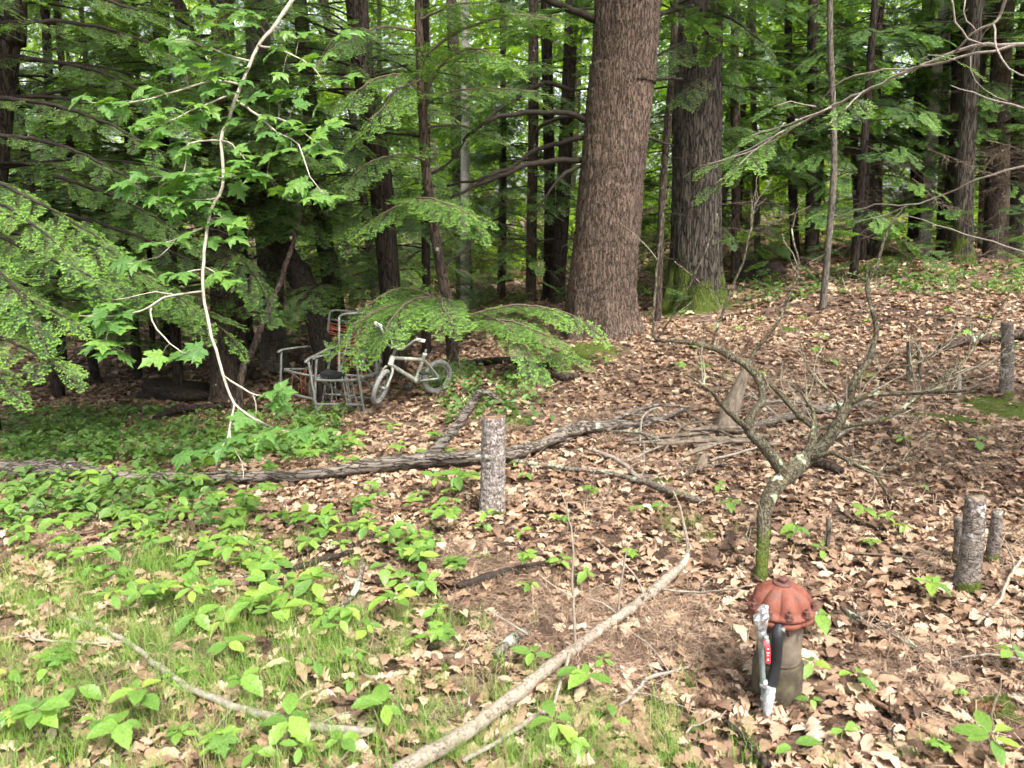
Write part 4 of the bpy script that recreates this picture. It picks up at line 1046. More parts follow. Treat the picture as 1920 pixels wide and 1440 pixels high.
# the hemlock whose boughs reach in from the edge, above the fallen log
b0 = G(-4.6, 5.6)
lh = thing('hemlock_tree', 'hemlock reaching in from the picture edge with lime green tips above the log', 'tree', b0)
P2, R2 = smooth_path([b0 + Vector((0, 0, -.1)), b0 + Vector((0.05, 0, 3)), b0 + Vector((0, .1, 7.5))], [.10, .08, .02], .3); mb = MB(); mb.tube(P2, R2, 14, rough=.08, rng=rn); part('trunk', mb, M['bark_dark'], lh)
for spec, k in (
    ([(-160, 330, 5.6, 12), (-40, 330, 5.2, 9), (80, 385, 4.9, 6), (190, 450, 4.7, 2)], 1), ([(-160, 420, 5.6, 12), (-40, 430, 5.2, 9), (80, 480, 4.8, 6), (200, 530, 4.6, 2)], 1),
    ([(-160, 360, 5.6, 10), (0, 400, 5.6, 7), (140, 450, 5.4, 5), (260, 510, 5.2, 2)], 1), ([(-160, 500, 5.6, 10), (-30, 520, 5.0, 8), (60, 560, 4.6, 5), (130, 600, 4.4, 2)], 1),
    ([(-160, 560, 5.6, 10), (-40, 610, 4.8, 7), (40, 650, 4.4, 5), (112, 692, 4.2, 2)], 1), ([(-160, 600, 5.6, 10), (-60, 660, 4.6, 6), (10, 720, 4.3, 2)], 1),
    ([(0, 430, 5.6, 9), (150, 470, 5.5, 7), (280, 520, 5.4, 5), (350, 570, 5.3, 2)], 1), ([(40, 440, 5.7, 8), (200, 500, 5.7, 6), (330, 560, 5.6, 4), (420, 620, 5.5, 2)], 1),
    ([(-120, 250, 5.7, 10), (60, 260, 5.5, 8), (180, 300, 5.3, 5), (280, 360, 5.2, 2)], 0), ([(-120, 180, 5.8, 10), (60, 190, 5.6, 8), (200, 230, 5.4, 5), (330, 300, 5.2, 2)], 0),
    ([(-120, 100, 5.9, 10), (60, 110, 5.8, 8), (200, 140, 5.6, 5), (300, 200, 5.5, 2)], 0), ([(-120, 60, 5.7, 10), (80, 40, 5.5, 8), (220, 60, 5.4, 5), (340, 110, 5.3, 2)], 0),
    ([(-120, -40, 5.7, 10), (80, -30, 5.4, 8), (260, 20, 5.2, 4)], 0), ([(-160, 400, 5.6, 9), (-20, 380, 5.0, 7), (60, 420, 4.7, 5), (120, 470, 4.5, 2)], 1),
    ([(-160, 470, 5.6, 9), (-60, 470, 5.0, 7), (20, 530, 4.5, 5), (60, 590, 4.3, 2)], 1), ([(100, 330, 6.0, 8), (220, 370, 5.9, 6), (330, 430, 5.8, 3)], 0),
    ([(120, 400, 6.0, 8), (250, 440, 5.9, 6), (380, 500, 5.8, 3)], 0),
):
    bough(lh, spec, HI if k else HI_OLD + HI[1:2], 0.095, 0.56, mat='twig_dark')

# the dead-looking hemlock limb sweeping in from the edge, with a few live sprays at its end
b0 = G(4.2, 3.4)
rh = thing('hemlock_tree', 'hemlock sweeping long bare twigs and one green bough across the upper corner', 'tree', b0)
P2, R2 = smooth_path([b0 + Vector((0, 0, -.1)), b0 + Vector((0.0, .05, 2.6)), b0 + Vector((.1, .1, 6))], [.09, .075, .03], .3); mb = MB(); mb.tube(P2, R2, 14, rough=.06, rng=rn); part('trunk', mb, M['bark_grey'], rh)
X0 = [(2700, 60, 3.4, 16), (2200, 80, 3.5, 13)]
lb = MB(); limbs, ap, ar, as_ = conifer_boughs(P2, b0.z + 3.4, b0.z + 6.2, 26, 2.3, rn, s0=1.2, step=.24, zt=b0.z + 8)  # unseen crown, added overhead to shade the litter farther in
for poly, r0 in limbs: lb.tube(poly, [r0 * (1 - .8 * i / 6) for i in range(7)], 4, cap=False)
part('limbs', lb, M['twig_dark'], rh, kind='stuff')
scatter('crown', P_FAR, [tuple(p) for p in ap], [tuple(r) for r in ar], as_, [rn.randrange(2) for _ in ap], parent=rh, origin=tuple(b0))
def rb(spec, w=1): return px_branch(rh, 'branch', [(a, b_, c, d_ * w * .74) for a, b_, c, d_ in spec], 'twig_grey', 0.006, 6, 0.05, rng=rn)
rb(X0 + [(1920, 84, 3.6, 10), (1850, 84, 3.7, 9), (1792, 98, 3.8, 8), (1690, 140, 4.0, 7), (1560, 200, 4.3, 6), (1440, 262, 4.6, 4), (1352, 302, 4.8, 3)])
rb([(1920, 82, 3.6, 7), (1800, 108, 3.7, 6), (1700, 128, 3.9, 5), (1600, 142, 4.1, 4), (1540, 185, 4.3, 2)])
rb([(1895, -30, 3.5, 8), (1878, 25, 3.6, 7), (1862, 45, 3.6, 6), (1820, 65, 3.7, 6), (1790, 98, 3.8, 5)])
rb([(1778, -20, 3.6, 4), (1792, 40, 3.6, 4), (1815, 70, 3.6, 4), (1850, 86, 3.6, 3)])
rb([(1862, 45, 3.6, 5), (1870, 90, 3.5, 5), (1890, 130, 3.4, 4), (1960, 155, 3.3, 4)])
rb([(2000, 215, 3.4, 6), (1920, 202, 3.4, 5), (1850, 184, 3.5, 4), (1782, 160, 3.6, 2)])
rb([(2100, 270, 3.4, 8), (1920, 310, 3.6, 6), (1840, 335, 3.7, 5), (1762, 370, 3.9, 4), (1700, 386, 4.0, 4), (1640, 385, 4.2, 3), (1560, 412, 4.4, 2)])
rb([(1700, 386, 4.0, 3), (1660, 405, 4.1, 3), (1600, 415, 4.2, 2)])
rb([(2050, 500, 3.3, 6), (1920, 470, 3.4, 5), (1860, 455, 3.5, 4), (1780, 430, 3.6, 3), (1690, 402, 3.8, 2)])
rb([(1862, 45, 3.6, 3), (1835, 78, 3.7, 3), (1818, 130, 3.7, 3), (1845, 170, 3.6, 2), (1890, 190, 3.5, 2)])
rb([(1810, 0, 3.7, 3), (1812, 40, 3.7, 3), (1830, 58, 3.7, 3)])
for spec, kp in (([(1560, 200, 4.3, 4), (1480, 232, 4.4, 3), (1420, 250, 4.5, 3), (1370, 285, 4.6, 2)], .8), ([(1500, 232, 4.4, 4), (1440, 270, 4.6, 3), (1360, 300, 4.7, 3), (1312, 312, 4.8, 2)], 1.0),
             ([(1440, 262, 4.6, 3), (1400, 300, 4.7, 2), (1340, 345, 4.7, 2)], .9), ([(1470, 245, 4.5, 3), (1410, 285, 4.4, 2), (1385, 310, 4.3, 2)], 1.0), ([(1620, 170, 4.2, 3), (1600, 190, 4.1, 3), (1585, 205, 4.0, 2)], 1.0), ([(1720, 125, 3.9, 3), (1740, 105, 3.8, 2), (1790, 112, 3.7, 2)], .9), ([(1530, 200, 4.3, 3), (1480, 190, 4.3, 2), (1450, 200, 4.3, 2)], .9)):
    bough(rh, spec, HI + HI_OLD, 0.06, 0.36, mat='twig_grey', keep=kp)
for spec in ([(1330, 60, yK - .6, 6), (1270, 85, yK - 1.3, 5), (1225, 110, yK - 1.9, 4), (1180, 140, yK - 2.3, 2)], [(1330, 20, yK - .6, 6), (1380, 40, yK - 1, 5), (1430, 80, yK - 1.3, 3)], [(1330, 140, yK - .5, 6), (1300, 160, yK - 1.0, 4), (1270, 185, yK - 1.4, 2)], [(1340, 80, yK - .6, 6), (1300, 30, yK - 1.5, 4), (1240, 40, yK - 2.0, 2)], [(1330, 100, yK - .5, 6), (1270, 110, yK - 1.5, 4), (1215, 140, yK - 2.2, 2)]):
    bough(nb_, spec, HI_OLD, 0.12, 0.7, mat='twig_dark')

# ------------------------------------------------------------------ maple limb hanging over the glade
tb = G(-3.2, 10.2)
mt = thing('maple_tree', 'maple with a pale stem hanging down into the glade, hung with lobed green leaves', 'tree', tb)
P2, R2 = smooth_path([tb + Vector((0, 0, -.1)), tb + Vector((0.05, 0, 3.5)), tb + Vector((.2, -.3, 7.5)), tb + Vector((.1, 0, 11))], [.17, .15, .10, .04], .4)
mb = MB(); trunk_mesh(mb, P2, R2, 24, 90, .008, 14, 4, .1, 5, 8); part('trunk', mb, M['bark_grey'], mt)
def ml(spec): return px_branch(mt, 'branch', spec, 'maple_stem', 0.004, 7, 0.05, rng=rn, rough=.05)
p0 = P2[int(len(P2) * .55)]
main = [(760, -330, 5.6, 14), (640, -170, 5.1, 12), (580, -60, 4.8, 11), (547, 0, 4.7, 9), (520, 40, 4.6, 8), (500, 67, 4.55, 7.5), (480, 92, 4.5, 7), (460, 143, 4.4, 7), (443, 182, 4.3, 7), (425, 235, 4.2, 7), (414, 262, 4.15, 7), (418, 330, 4.1, 7), (412, 365, 4.0, 7), (396, 395, 4.0, 7), (383, 470, 3.9, 7), (382, 548, 3.8, 7), (392, 610, 3.75, 7), (418, 700, 3.7, 6.5), (440, 757, 3.65, 6), (462, 775, 3.6, 5), (485, 792, 3.6, 4)]
pts = [p0, p0 + Vector((0.9, -2.0, .6)), p0.lerp(aty(760, -330, 5.6), .72) + Vector((0, 0, .5))] + [aty(a, b_, c) for a, b_, c, _ in main]
rd = [.05, .035, .026] + [w * .82 * mpp(c) / 2 for _, _, c, w in main]
P3, R3 = smooth_path(pts, rd, .05, .003, rn); mb = MB(); mb.tube(P3, R3, 8, rough=.05, rng=rn); part('stem', mb, M['maple_stem'], mt)
TW = [[(452, 160, 4.35, 4), (400, 150, 4.2, 3.5), (330, 172, 4.1, 3), (260, 190, 4.0, 3), (200, 195, 3.95, 2), (150, 190, 3.9, 1.5)],
      [(470, 115, 4.45, 4), (420, 100, 4.4, 3), (350, 75, 4.3, 2.5), (300, 80, 4.3, 2)], [(485, 85, 4.5, 4), (540, 100, 4.4, 3), (590, 130, 4.3, 2), (610, 165, 4.3, 1.5)],
      [(447, 172, 4.3, 4), (400, 190, 4.1, 3), (330, 220, 4.0, 2.5), (270, 245, 3.9, 1.5)],
      [(443, 188, 4.3, 5), (480, 215, 4.1, 4), (520, 248, 4.0, 3), (560, 270, 3.9, 3), (580, 330, 3.8, 2), (610, 365, 3.8, 1.5)], [(480, 215, 4.1, 3), (540, 230, 4.0, 2.5), (610, 280, 3.9, 1.5)],
      [(414, 264, 4.15, 3.5), (355, 270, 4.0, 3), (345, 320, 3.9, 2), (300, 350, 3.9, 1.5)], [(415, 263, 4.15, 3), (435, 270, 4.0, 2.5), (460, 300, 3.9, 1.5)],
      [(418, 335, 4.1, 3.5), (380, 328, 4.0, 3), (320, 330, 3.9, 2), (262, 335, 3.8, 1.5)], [(418, 335, 4.1, 3), (450, 330, 4.0, 2.5), (500, 330, 3.9, 1.5)], [(410, 370, 4.0, 3), (370, 375, 3.95, 2), (325, 375, 3.9, 1.5)],
      [(391, 423, 3.98, 4), (340, 445, 3.9, 3), (310, 455, 3.85, 2), (278, 458, 3.8, 1.5)], [(330, 448, 3.9, 2), (300, 480, 3.85, 2), (240, 495, 3.8, 1.5)],
      [(383, 500, 3.87, 3), (410, 515, 3.8, 2), (430, 530, 3.8, 1.5)], [(383, 505, 3.87, 3), (340, 512, 3.8, 2), (300, 516, 3.8, 1.5)],
      [(382, 546, 3.8, 4), (325, 552, 3.7, 4), (292, 568, 3.65, 4), (262, 584, 3.6, 3), (200, 595, 3.55, 2), (150, 592, 3.5, 1.5)],
      [(284, 574, 3.64, 3), (283, 600, 3.6, 3), (308, 632, 3.55, 3), (330, 655, 3.5, 2), (350, 664, 3.5, 1.5)], [(325, 552, 3.7, 2.5), (290, 548, 3.7, 2), (215, 562, 3.6, 1.5)], [(212, 600, 3.55, 2), (198, 640, 3.5, 2), (230, 660, 3.5, 1.5)],
      [(420, 705, 3.7, 4), (470, 737, 3.6, 3.5), (495, 740, 3.6, 2), (525, 748, 3.55, 1.5)], [(472, 738, 3.6, 3), (480, 755, 3.6, 2.5), (480, 785, 3.6, 2)],
      [(455, 770, 3.62, 4), (490, 792, 3.6, 3), (530, 808, 3.55, 2.5), (600, 816, 3.5, 1.5)], [(440, 757, 3.65, 4), (430, 800, 3.55, 3.5), (418, 835, 3.5, 2.5), (372, 856, 3.45, 1.5)], [(430, 800, 3.55, 3), (433, 830, 3.5, 2.5), (452, 868, 3.5, 2), (456, 898, 3.45, 1.2)]]
samp = []
for tw in TW:
    p, r = ml(tw); samp += p[2:]
samp += [q for q in P3 if q.y < 4.6]
spx = [proj(q) for q in samp]
LV = [(395, 45), (350, 55), (320, 75), (290, 80), (385, 85), (420, 95), (450, 75), (500, 100), (540, 95), (575, 110), (600, 160), (560, 170), (520, 175), (330, 125), (300, 130), (350, 130), (390, 130), (430, 120), (460, 150), (160, 180), (195, 190), (140, 188), (230, 195), (255, 165), (280, 165), (275, 185), (320, 200), (350, 195), (385, 175), (405, 165), (300, 210), (335, 215), (260, 245), (300, 245), (330, 265), (290, 265), (250, 235), (400, 210), (440, 205), (480, 235), (500, 215), (540, 230), (560, 245), (590, 255), (600, 270), (615, 285), (470, 295), (520, 275), (455, 275),
      (260, 330), (335, 328), (365, 325), (350, 340), (390, 330), (430, 325), (440, 315), (455, 330), (480, 325), (500, 330), (450, 360), (300, 360), (325, 365), (360, 345), (350, 385), (375, 380), (415, 380), (575, 370), (605, 370), (635, 370), (530, 358), (560, 350), (275, 457), (315, 455), (355, 457), (345, 440), (400, 455), (400, 413), (420, 415), (410, 512), (430, 530), (385, 525), (340, 512), (300, 515), (225, 492), (265, 495),
      (140, 590), (170, 595), (195, 590), (235, 590), (205, 570), (215, 610), (185, 615), (230, 618), (195, 648), (230, 640), (160, 655), (195, 665), (242, 670), (285, 672), (320, 668), (340, 665), (365, 672), (355, 660), (510, 738), (530, 730), (510, 757), (535, 760), (455, 790), (475, 785), (445, 820), (510, 815), (535, 820), (565, 808), (605, 815), (490, 832), (580, 825), (335, 858), (370, 850), (410, 845), (395, 862), (365, 870), (545, 60), (580, 60), (620, 100), (470, 40), (430, 50), (400, 20), (590, 200), (630, 230), (570, 290), (640, 300), (355, 100), (370, 230), (230, 220), (420, 240), (520, 140), (480, 180), (345, 290), (280, 300), (450, 430), (330, 395), (230, 345), (660, 60), (640, 150), (460, 20)]
pet = MB()
LV += [(a + rn.uniform(-32, 32), b_ + rn.uniform(-14, 16)) for a, b_ in LV if b_ < 440 for _k in range(rn.choice([0, 1, 1, 2]))]
for (a, b_) in LV:
    j = min(range(len(spx)), key=lambda i: (spx[i][0] - a) ** 2 + (spx[i][1] - b_) ** 2)
    q = samp[j]; Yl = q.y + rn.uniform(-.12, .08)
    tgt = aty(a + rn.uniform(-4, 4), b_ + rn.uniform(-3, 3), Yl)
    ax = (tgt - q); ax.z = ax.z * .3 - 0.12 * ax.length - .005; ax = ax + Vector((rn.uniform(-.04, .04), rn.uniform(-.06, .02), 0))
    s = (0.122 if b_ > 430 else 0.112) * rn.uniform(.8, 1.2)
    ax.normalize()
    bs = tgt - ax * s * .45
    pet.tube([q, q.lerp(bs, .5) + Vector((0, 0, .01)), bs], [.0011, .0009, .0008], 4, cap=False)
    o = link('leaf', rn.choice(MAPLE), mt, bs - tb); o.scale = (s, s, s)
    o.rotation_euler = orient(ax, (rn.uniform(-.35, .35), rn.uniform(-1.1, -.2), 1))
part('petioles', pet, M['twig_pale'], mt, kind='stuff')
# crown overhead, out of the picture, that shades the hollow
ap, ar, as_ = [], [], []
for _ in range(70):
    r_ = 3.0 * sqrt(rn.random()); a = rn.uniform(0, 6.28); ap.append((tb.x + .3 + r_ * cos(a), tb.y - 1.2 + r_ * sin(a), tb.z + rn.uniform(6.0, 11))); ar.append((rn.gauss(0, .3), rn.gauss(0, .3), rn.uniform(0, 6.28))); as_.append(rn.uniform(.8, 1.3))
for _ in range(34):                      # unseen leaf clusters added above the view to shade the hollow
    ap.append((rn.uniform(-2.3, .2), rn.uniform(3.4, 6.4), rn.uniform(3.9, 5.6))); ar.append((rn.gauss(0, .3), rn.gauss(0, .3), rn.uniform(0, 6.28))); as_.append(rn.uniform(.6, 1.0))
scatter('crown', P_LEAF, ap, ar, as_, [rn.randrange(3) for _ in ap], parent=mt, origin=tuple(tb))

# ------------------------------------------------------------------ crooked lichen-spotted tree
ct_b = hit(1424, 1090)
ct = thing('crooked_tree', 'crooked bare little tree, mossy and spotted with pale lichen, behind the well', 'tree', ct_b)
yc = ct_b.y
def cb(spec, name='branch', n=10, wob=.004, rough=.07, mat='bark_mossy', tw=0, twl=.25):
    p, r = px_branch(ct, name, [(a, b_, yc + c, w * .84) for a, b_, c, w in spec], mat, wob, n, .03, rng=rn, rough=rough)
    for _ in range(tw):
        i = rn.randrange(len(p) // 8, int(len(p) * .85)); q = p[i]; tg = (p[min(i + 1, len(p) - 1)] - p[i - 1]).normalized()
        d = (tg * .7 + Vector((rn.uniform(-1, 1), rn.uniform(-1, 1), rn.uniform(-.3, .9)))).normalized(); ln = twl * rn.uniform(.4, 1.3); poly = [q]
        mb = MB(); r0 = min(r[i] * .5, .0032)
        for k in range(5):
            d = (d + Vector((rn.uniform(-.3, .3), rn.uniform(-.3, .3), rn.uniform(-.15, .3)))).normalized(); poly.append(poly[-1] + d * ln / 5)
            if rn.random() < .5:
                e = (d + Vector((rn.uniform(-1, 1), rn.uniform(-1, 1), rn.uniform(-.3, .8)))).normalized()
                mb.tube([poly[-1], poly[-1] + e * ln * .16, poly[-1] + e * ln * .3 + Vector((0, 0, .01))], [r0 * .5, r0 * .4, r0 * .25], 4, cap=False)
        mb.tube(poly, [r0 * (1 - .7 * k / 5) for k in range(6)], 4, cap=False)
        part('twig', mb, M['bark_twig'], ct)
    return p, r
cb([(1422, 1098, 0, 36), (1428, 1060, .0, 29), (1431, 1010, .05, 30), (1434, 960, .1, 33), (1450, 918, .15, 36), (1478, 888, .22, 42), (1500, 870, .28, 40), (1515, 855, .3, 30)], 'trunk', 20, .003, .06, tw=4, twl=.15)
cb([(1470, 890, .2, 30), (1447, 855, .2, 28), (1420, 822, .22, 25), (1404, 806, .25, 24), (1410, 780, .3, 18), (1427, 752, .35, 17), (1428, 722, .4, 17), (1408, 692, .45, 18), (1372, 668, .5, 18), (1330, 650, .5, 15), (1275, 640, .55, 10), (1232, 637, .6, 8), (1224, 615, .62, 6), (1228, 560, .65, 5), (1232, 500, .7, 5), (1240, 420, .75, 4), (1258, 340, .8, 2)], tw=7, twl=.22)
cb([(1405, 808, .25, 16), (1372, 778, .2, 13), (1346, 748, .15, 9), (1318, 722, .1, 6), (1280, 700, .05, 3)], tw=6)
cb([(1408, 692, .45, 9), (1412, 662, .5, 8), (1452, 615, .5, 7), (1480, 552, .5, 6), (1497, 500, .55, 5), (1485, 430, .6, 4), (1500, 380, .6, 2)], tw=2, twl=.2, n=7)
cb([(1334, 650, .5, 7), (1348, 605, .5, 6), (1378, 528, .5, 5), (1400, 468, .5, 5), (1412, 400, .55, 4), (1420, 330, .6, 2)], tw=2, twl=.22, n=7)
cb([(1232, 637, .6, 4), (1262, 590, .55, 4), (1300, 520, .5, 3), (1330, 450, .5, 2), (1345, 400, .5, 1.5)], tw=2, twl=.15, n=6)
cb([(1355, 560, .5, 3), (1300, 520, .55, 3), (1265, 490, .6, 2)], n=5)
cb([(1512, 858, .3, 28), (1526, 822, .35, 23), (1526, 798, .4, 22), (1500, 778, .42, 18), (1472, 748, .48, 14), (1446, 722, .55, 10), (1430, 700, .6, 5)], tw=5)
cb([(1528, 800, .4, 12), (1525, 770, .45, 10), (1505, 740, .5, 7), (1480, 720, .55, 4)], tw=4)
cb([(1505, 870, .28, 34), (1545, 834, .3, 28), (1572, 790, .3, 24), (1594, 748, .32, 20), (1602, 715, .32, 17), (1626, 680, .35, 14), (1640, 642, .4, 12), (1642, 600, .42, 11), (1629, 560, .45, 10), (1627, 526, .5, 8), (1645, 500, .5, 7), (1655, 455, .55, 6), (1672, 420, .55, 5), (1694, 388, .6, 3)], tw=5, twl=.2)
cb([(1627, 530, .5, 5), (1605, 515, .55, 4), (1585, 510, .6, 2)], n=6)
cb([(1588, 758, .32, 16), (1640, 740, .25, 11), (1720, 736, .2, 9), (1800, 734, .1, 7), (1850, 720, .05, 3)], tw=12, twl=.35)
cb([(1730, 736, .2, 7), (1790, 695, .2, 7), (1830, 645, .25, 6), (1862, 600, .25, 5), (1893, 548, .3, 3)], tw=6)
cb([(1528, 800, .38, 12), (1590, 797, .4, 12), (1660, 785, .4, 10), (1715, 748, .45, 8), (1770, 705, .5, 6), (1800, 670, .5, 3)], tw=10, twl=.3)
cb([(1512, 862, .28, 13), (1560, 850, .2, 11), (1595, 866, .1, 9), (1636, 888, .05, 8), (1662, 925, .0, 6), (1692, 952, -.05, 3)], tw=7)
cb([(1640, 888, .05, 6), (1680, 870, .1, 5), (1720, 858, .15, 3)], tw=4)
cb([(1660, 690, .3, 7), (1720, 680, .25, 6), (1780, 640, .25, 4), (1850, 575, .3, 2)], tw=6, n=6)
cb([(1590, 800, .42, 5), (1560, 740, .5, 5), (1520, 700, .6, 4), (1500, 640, .7, 2)], tw=6, n=6)

# ------------------------------------------------------------------ fallen wood
rf = random.Random(8)
WIDE = 1.12
def lying(spec, lift=0.0):
    """[(px, py of the middle, width_px[, extra height])] -> points resting on the ground"""
    P, R = [], []
    for s in spec:
        px, py, w = s[:3]; w = w * WIDE; h = hit(px, py + w / 2); r = w * mpp(h.y) / 2
        P.append(h + Vector((0, r * .6, r * .9 + .022 + lift + (s[3] if len(s) > 3 else 0)))); R.append(r)
    return P, R

def stick(name, label, spec, mat, cat='stick', group=None, n=7, wob=.004, tw=0, rough=.1, twl=.2, lift=0.0):
    P, R = lying(spec, lift); root = thing(name, label, cat, G(P[0].x, P[0].y), group)
    p, r = smooth_path(P, R, .035, wob, rf); mb = MB(); mb.tube(p, r, n, rough=rough, rng=rf); part('stem', mb, M[mat], root)
    for _ in range(tw):
        i = rf.randrange(len(p) // 5, len(p) - 1); d = Vector((rf.uniform(-1, 1), rf.uniform(-1, .6), rf.uniform(0, .5))).normalized(); ln = twl * rf.uniform(.5, 1.3)
        q = [p[i]]; 
        for k in range(4):
            d = (d + Vector((rf.uniform(-.3, .3), rf.uniform(-.3, .3), rf.uniform(-.25, .15)))).normalized(); q.append(q[-1] + d * ln / 4)
        mb = MB(); mb.tube(q, [min(r[i] * .5, .004) * (1 - .6 * k / 4) for k in range(5)], 5, cap=False); part('twig', mb, M[mat], root)
    return root

# the long fallen log with its rising dead branch
P, R = lying([(-60, 884, 27), (60, 888, 26), (130, 890, 27), (200, 903, 20), (330, 906, 21), (450, 904, 17), (560, 902, 18), (640, 890, 22), (720, 880, 27), (800, 872, 28), (880, 869, 24), (960, 860, 22), (1020, 842, 17), (1080, 814, 23), (1150, 806, 17), (1230, 797, 11), (1290, 770, 5)], .012)
logr = thing('fallen_log', 'long grey fallen log lying across the glade behind the cut post', 'log', G(P[0].x, P[0].y))
p, r = smooth_path(P, R, .05, .009, rf)
mb = MB(); n = 18; mb.tube(p, [q * rf.uniform(.86, 1.1) for q in r], n, rough=.14, rng=rf); part('trunk', mb, M['log'], logr)
px_branch(logr, 'branch', [(785, 872, P[9].y + .02, 24), (825, 835, P[9].y + .1, 22), (860, 795, P[9].y + .15, 19), (882, 760, P[9].y + .2, 17), (897, 738, P[9].y + .2, 16), (915, 738, P[9].y + .15, 11), (935, 748, P[9].y + .1, 4)], 'log', .004, 10, .03, rng=rf, rough=.12)
px_branch(logr, 'branch', [(1075, 815, P[13].y, 14), (1050, 835, P[13].y - .15, 10), (1020, 868, P[13].y - .3, 5)], 'log', .004, 7, .04, rng=rf)
px_branch(logr, 'branch', [(1100, 806, P[13].y, 12), (1170, 780, P[13].y + .3, 10), (1230, 760, P[13].y + .4, 7), (1300, 765, P[13].y + .5, 3)], 'log', .004, 7, .04, rng=rf)
# bark slabs peeling off the log
for i in (int(len(p) * f) for f in (.1, .16, .3, .5, .57, .63, .72)):
    mb = MB(); a0 = rf.uniform(.2, 1.2); tg = (p[i + 3] - p[i]).normalized(); s_ = tg.cross(Vector((0, 0, 1))).normalized(); u_ = s_.cross(tg)
    vs = []
    for k in range(6):
        q = p[min(i + k, len(p) - 1)]
        for j in range(4):
            a = a0 + j * .25; vs.append(q + (s_ * cos(a) + u_ * sin(a)) * (r[i] * 1.13 + rf.uniform(0, .003)))
    mb.add(vs, [(k * 4 + j, k * 4 + j + 1, k * 4 + j + 5, k * 4 + j + 4) for k in range(5) for j in range(3)])
    part('bark_slab', mb, M['log'], logr)

# the pale pole lying toward the camera
P, R = lying([(700, 1500, 37), (780, 1440, 34), (860, 1395, 30), (960, 1320, 26), (1080, 1225, 21), (1170, 1160, 18), (1240, 1105, 19), (1276, 1070, 14)])
for a, b_, dy, w in ((1290, 1040, .02, 9), (1286, 1000, .05, 6), (1276, 955, .1, 4), (1262, 920, .12, 2)):
    q = aty(a, b_, P[7].y + dy); P.append(q); R.append(w * mpp(q.y) / 2)
pole = thing('fallen_pole', 'pale smooth fallen pole lying slantwise toward the camera, its thin tip curving up', 'fallen branch', G(P[1].x, P[1].y))
p, r = smooth_path(P, R, .04, .003, rf); mb = MB(); mb.tube(p, [q * rf.uniform(.93, 1.08) for q in r], 14, rough=.07, rng=rf); part('stem', mb, M['pole'], pole)
for _ in range(9):                        # broken side stubs along the pole
    i = rf.randrange(4, int(len(p) * .7)); e = Vector((rf.uniform(-1, 1), rf.uniform(-.8, .4), rf.uniform(.1, 1))).normalized(); sm_ = MB(); sm_.tube([p[i], p[i] + e * (r[i] * 1.2), p[i] + e * (r[i] + rf.uniform(.01, .035))], [r[i] * .5, r[i] * .32, r[i] * .2], 6, rough=.15, rng=rf); part('stub', sm_, M['pole'], pole)
yp = hit(1080, 1235).y; yq = hit(1160, 1165).y
for spec in ([(1078, 1222, yp, 6), (1076, 1150, yp, 6), (1074, 1090, yp + .02, 5), (1075, 1020, yp + .04, 4), (1064, 960, yp + .06, 3), (1048, 915, yp + .08, 2)],
             [(1074, 1120, yp, 4), (1040, 1100, yp + .02, 3), (1010, 1075, yp + .03, 2)], [(1160, 1162, yq, 6), (1162, 1110, yq, 5), (1172, 1050, yq, 4), (1182, 1015, yq, 3)],
             [(1210, 1125, yq + .1, 5), (1195, 1085, yq + .12, 4), (1160, 1050, yq + .12, 3), (1110, 1005, yq + .15, 2)], [(1158, 1152, yq, 4), (1130, 1130, yq, 3), (1100, 1122, yq, 2)],
             [(1240, 1105, yq + .15, 5), (1300, 1110, yq + .1, 5), (1360, 1105, yq, 4), (1410, 1098, yq - .05, 3)], [(990, 1190, yp, 5), (950, 1165, yp + .05, 4), (905, 1140, yp + .1, 2)]):
    px_branch(pole, 'twig', spec, 'twig_pale' if rf.random() < .6 else 'twig_grey', .003, 5, .03, rng=rf)

stick('fallen_branch', 'grey brown branch lying in the grass toward the near corner', [(128, 1164, 6), (230, 1208, 9), (300, 1262, 12), (370, 1310, 13), (440, 1335, 15), (530, 1360, 16), (620, 1378, 16), (705, 1383, 14)], 'twig_grey', 'fallen branch', n=9, tw=3)
stick('fallen_branch', 'thin pale twig lying beside the grey brown branch in the grass', [(20, 1200, 4), (100, 1212, 5), (160, 1215, 6), (232, 1214, 5)], 'twig_pale')
stick('fallen_branch', 'thin grey twig in front of the pale pole at the bottom', [(868, 1440, 9), (930, 1405, 9), (980, 1372, 10), (1035, 1335, 9)], 'twig_grey')
stick('fallen_branch', 'short upright grey twig leaning on the pale pole', [(1032, 1358, 7), (1046, 1320, 6, .03), (1066, 1268, 6, .07)], 'twig_pale')
stick('fallen_branch', 'grey twig lying to the near side of the well among needles', [(1160, 1335, 7), (1200, 1300, 7), (1215, 1280, 8), (1290, 1262, 5)], 'twig_grey', tw=4)
stick('charred_stick', 'black rotten stick among seedlings in the dark soil', [(462, 1110, 10), (520, 1086, 13), (580, 1066, 12), (662, 1042, 8)], 'twig_dark', n=8)
stick('charred_stick', 'black rotten stick below the cut post', [(858, 1108, 12), (910, 1092, 14), (965, 1075, 9), (1040, 1060, 5)], 'twig_dark', n=8)
stick('log_stub', 'short lichened branch stub with a fresh orange cut end beside the pole', [(930, 1238, 18), (955, 1215, 20), (984, 1192, 20)], 'bark_lichen', n=12, rough=.08)
stick('log_stub', 'broken dark stub poking up through the seedlings', [(640, 1150, 9), (668, 1122, 11, .02), (680, 1085, 11, .05)], 'bark_lichen', n=8, tw=3)
stick('fallen_branch', 'lichened twig in the leaves beyond the well', [(1578, 1148, 9), (1610, 1172, 11), (1660, 1195, 9), (1732, 1232, 6)], 'bark_lichen', tw=2)
stick('fallen_branch', 'long brown stem running off the near edge beside the well', [(1618, 1312, 8), (1680, 1350, 9), (1750, 1392, 9), (1840, 1445, 9)], 'rust_wood')
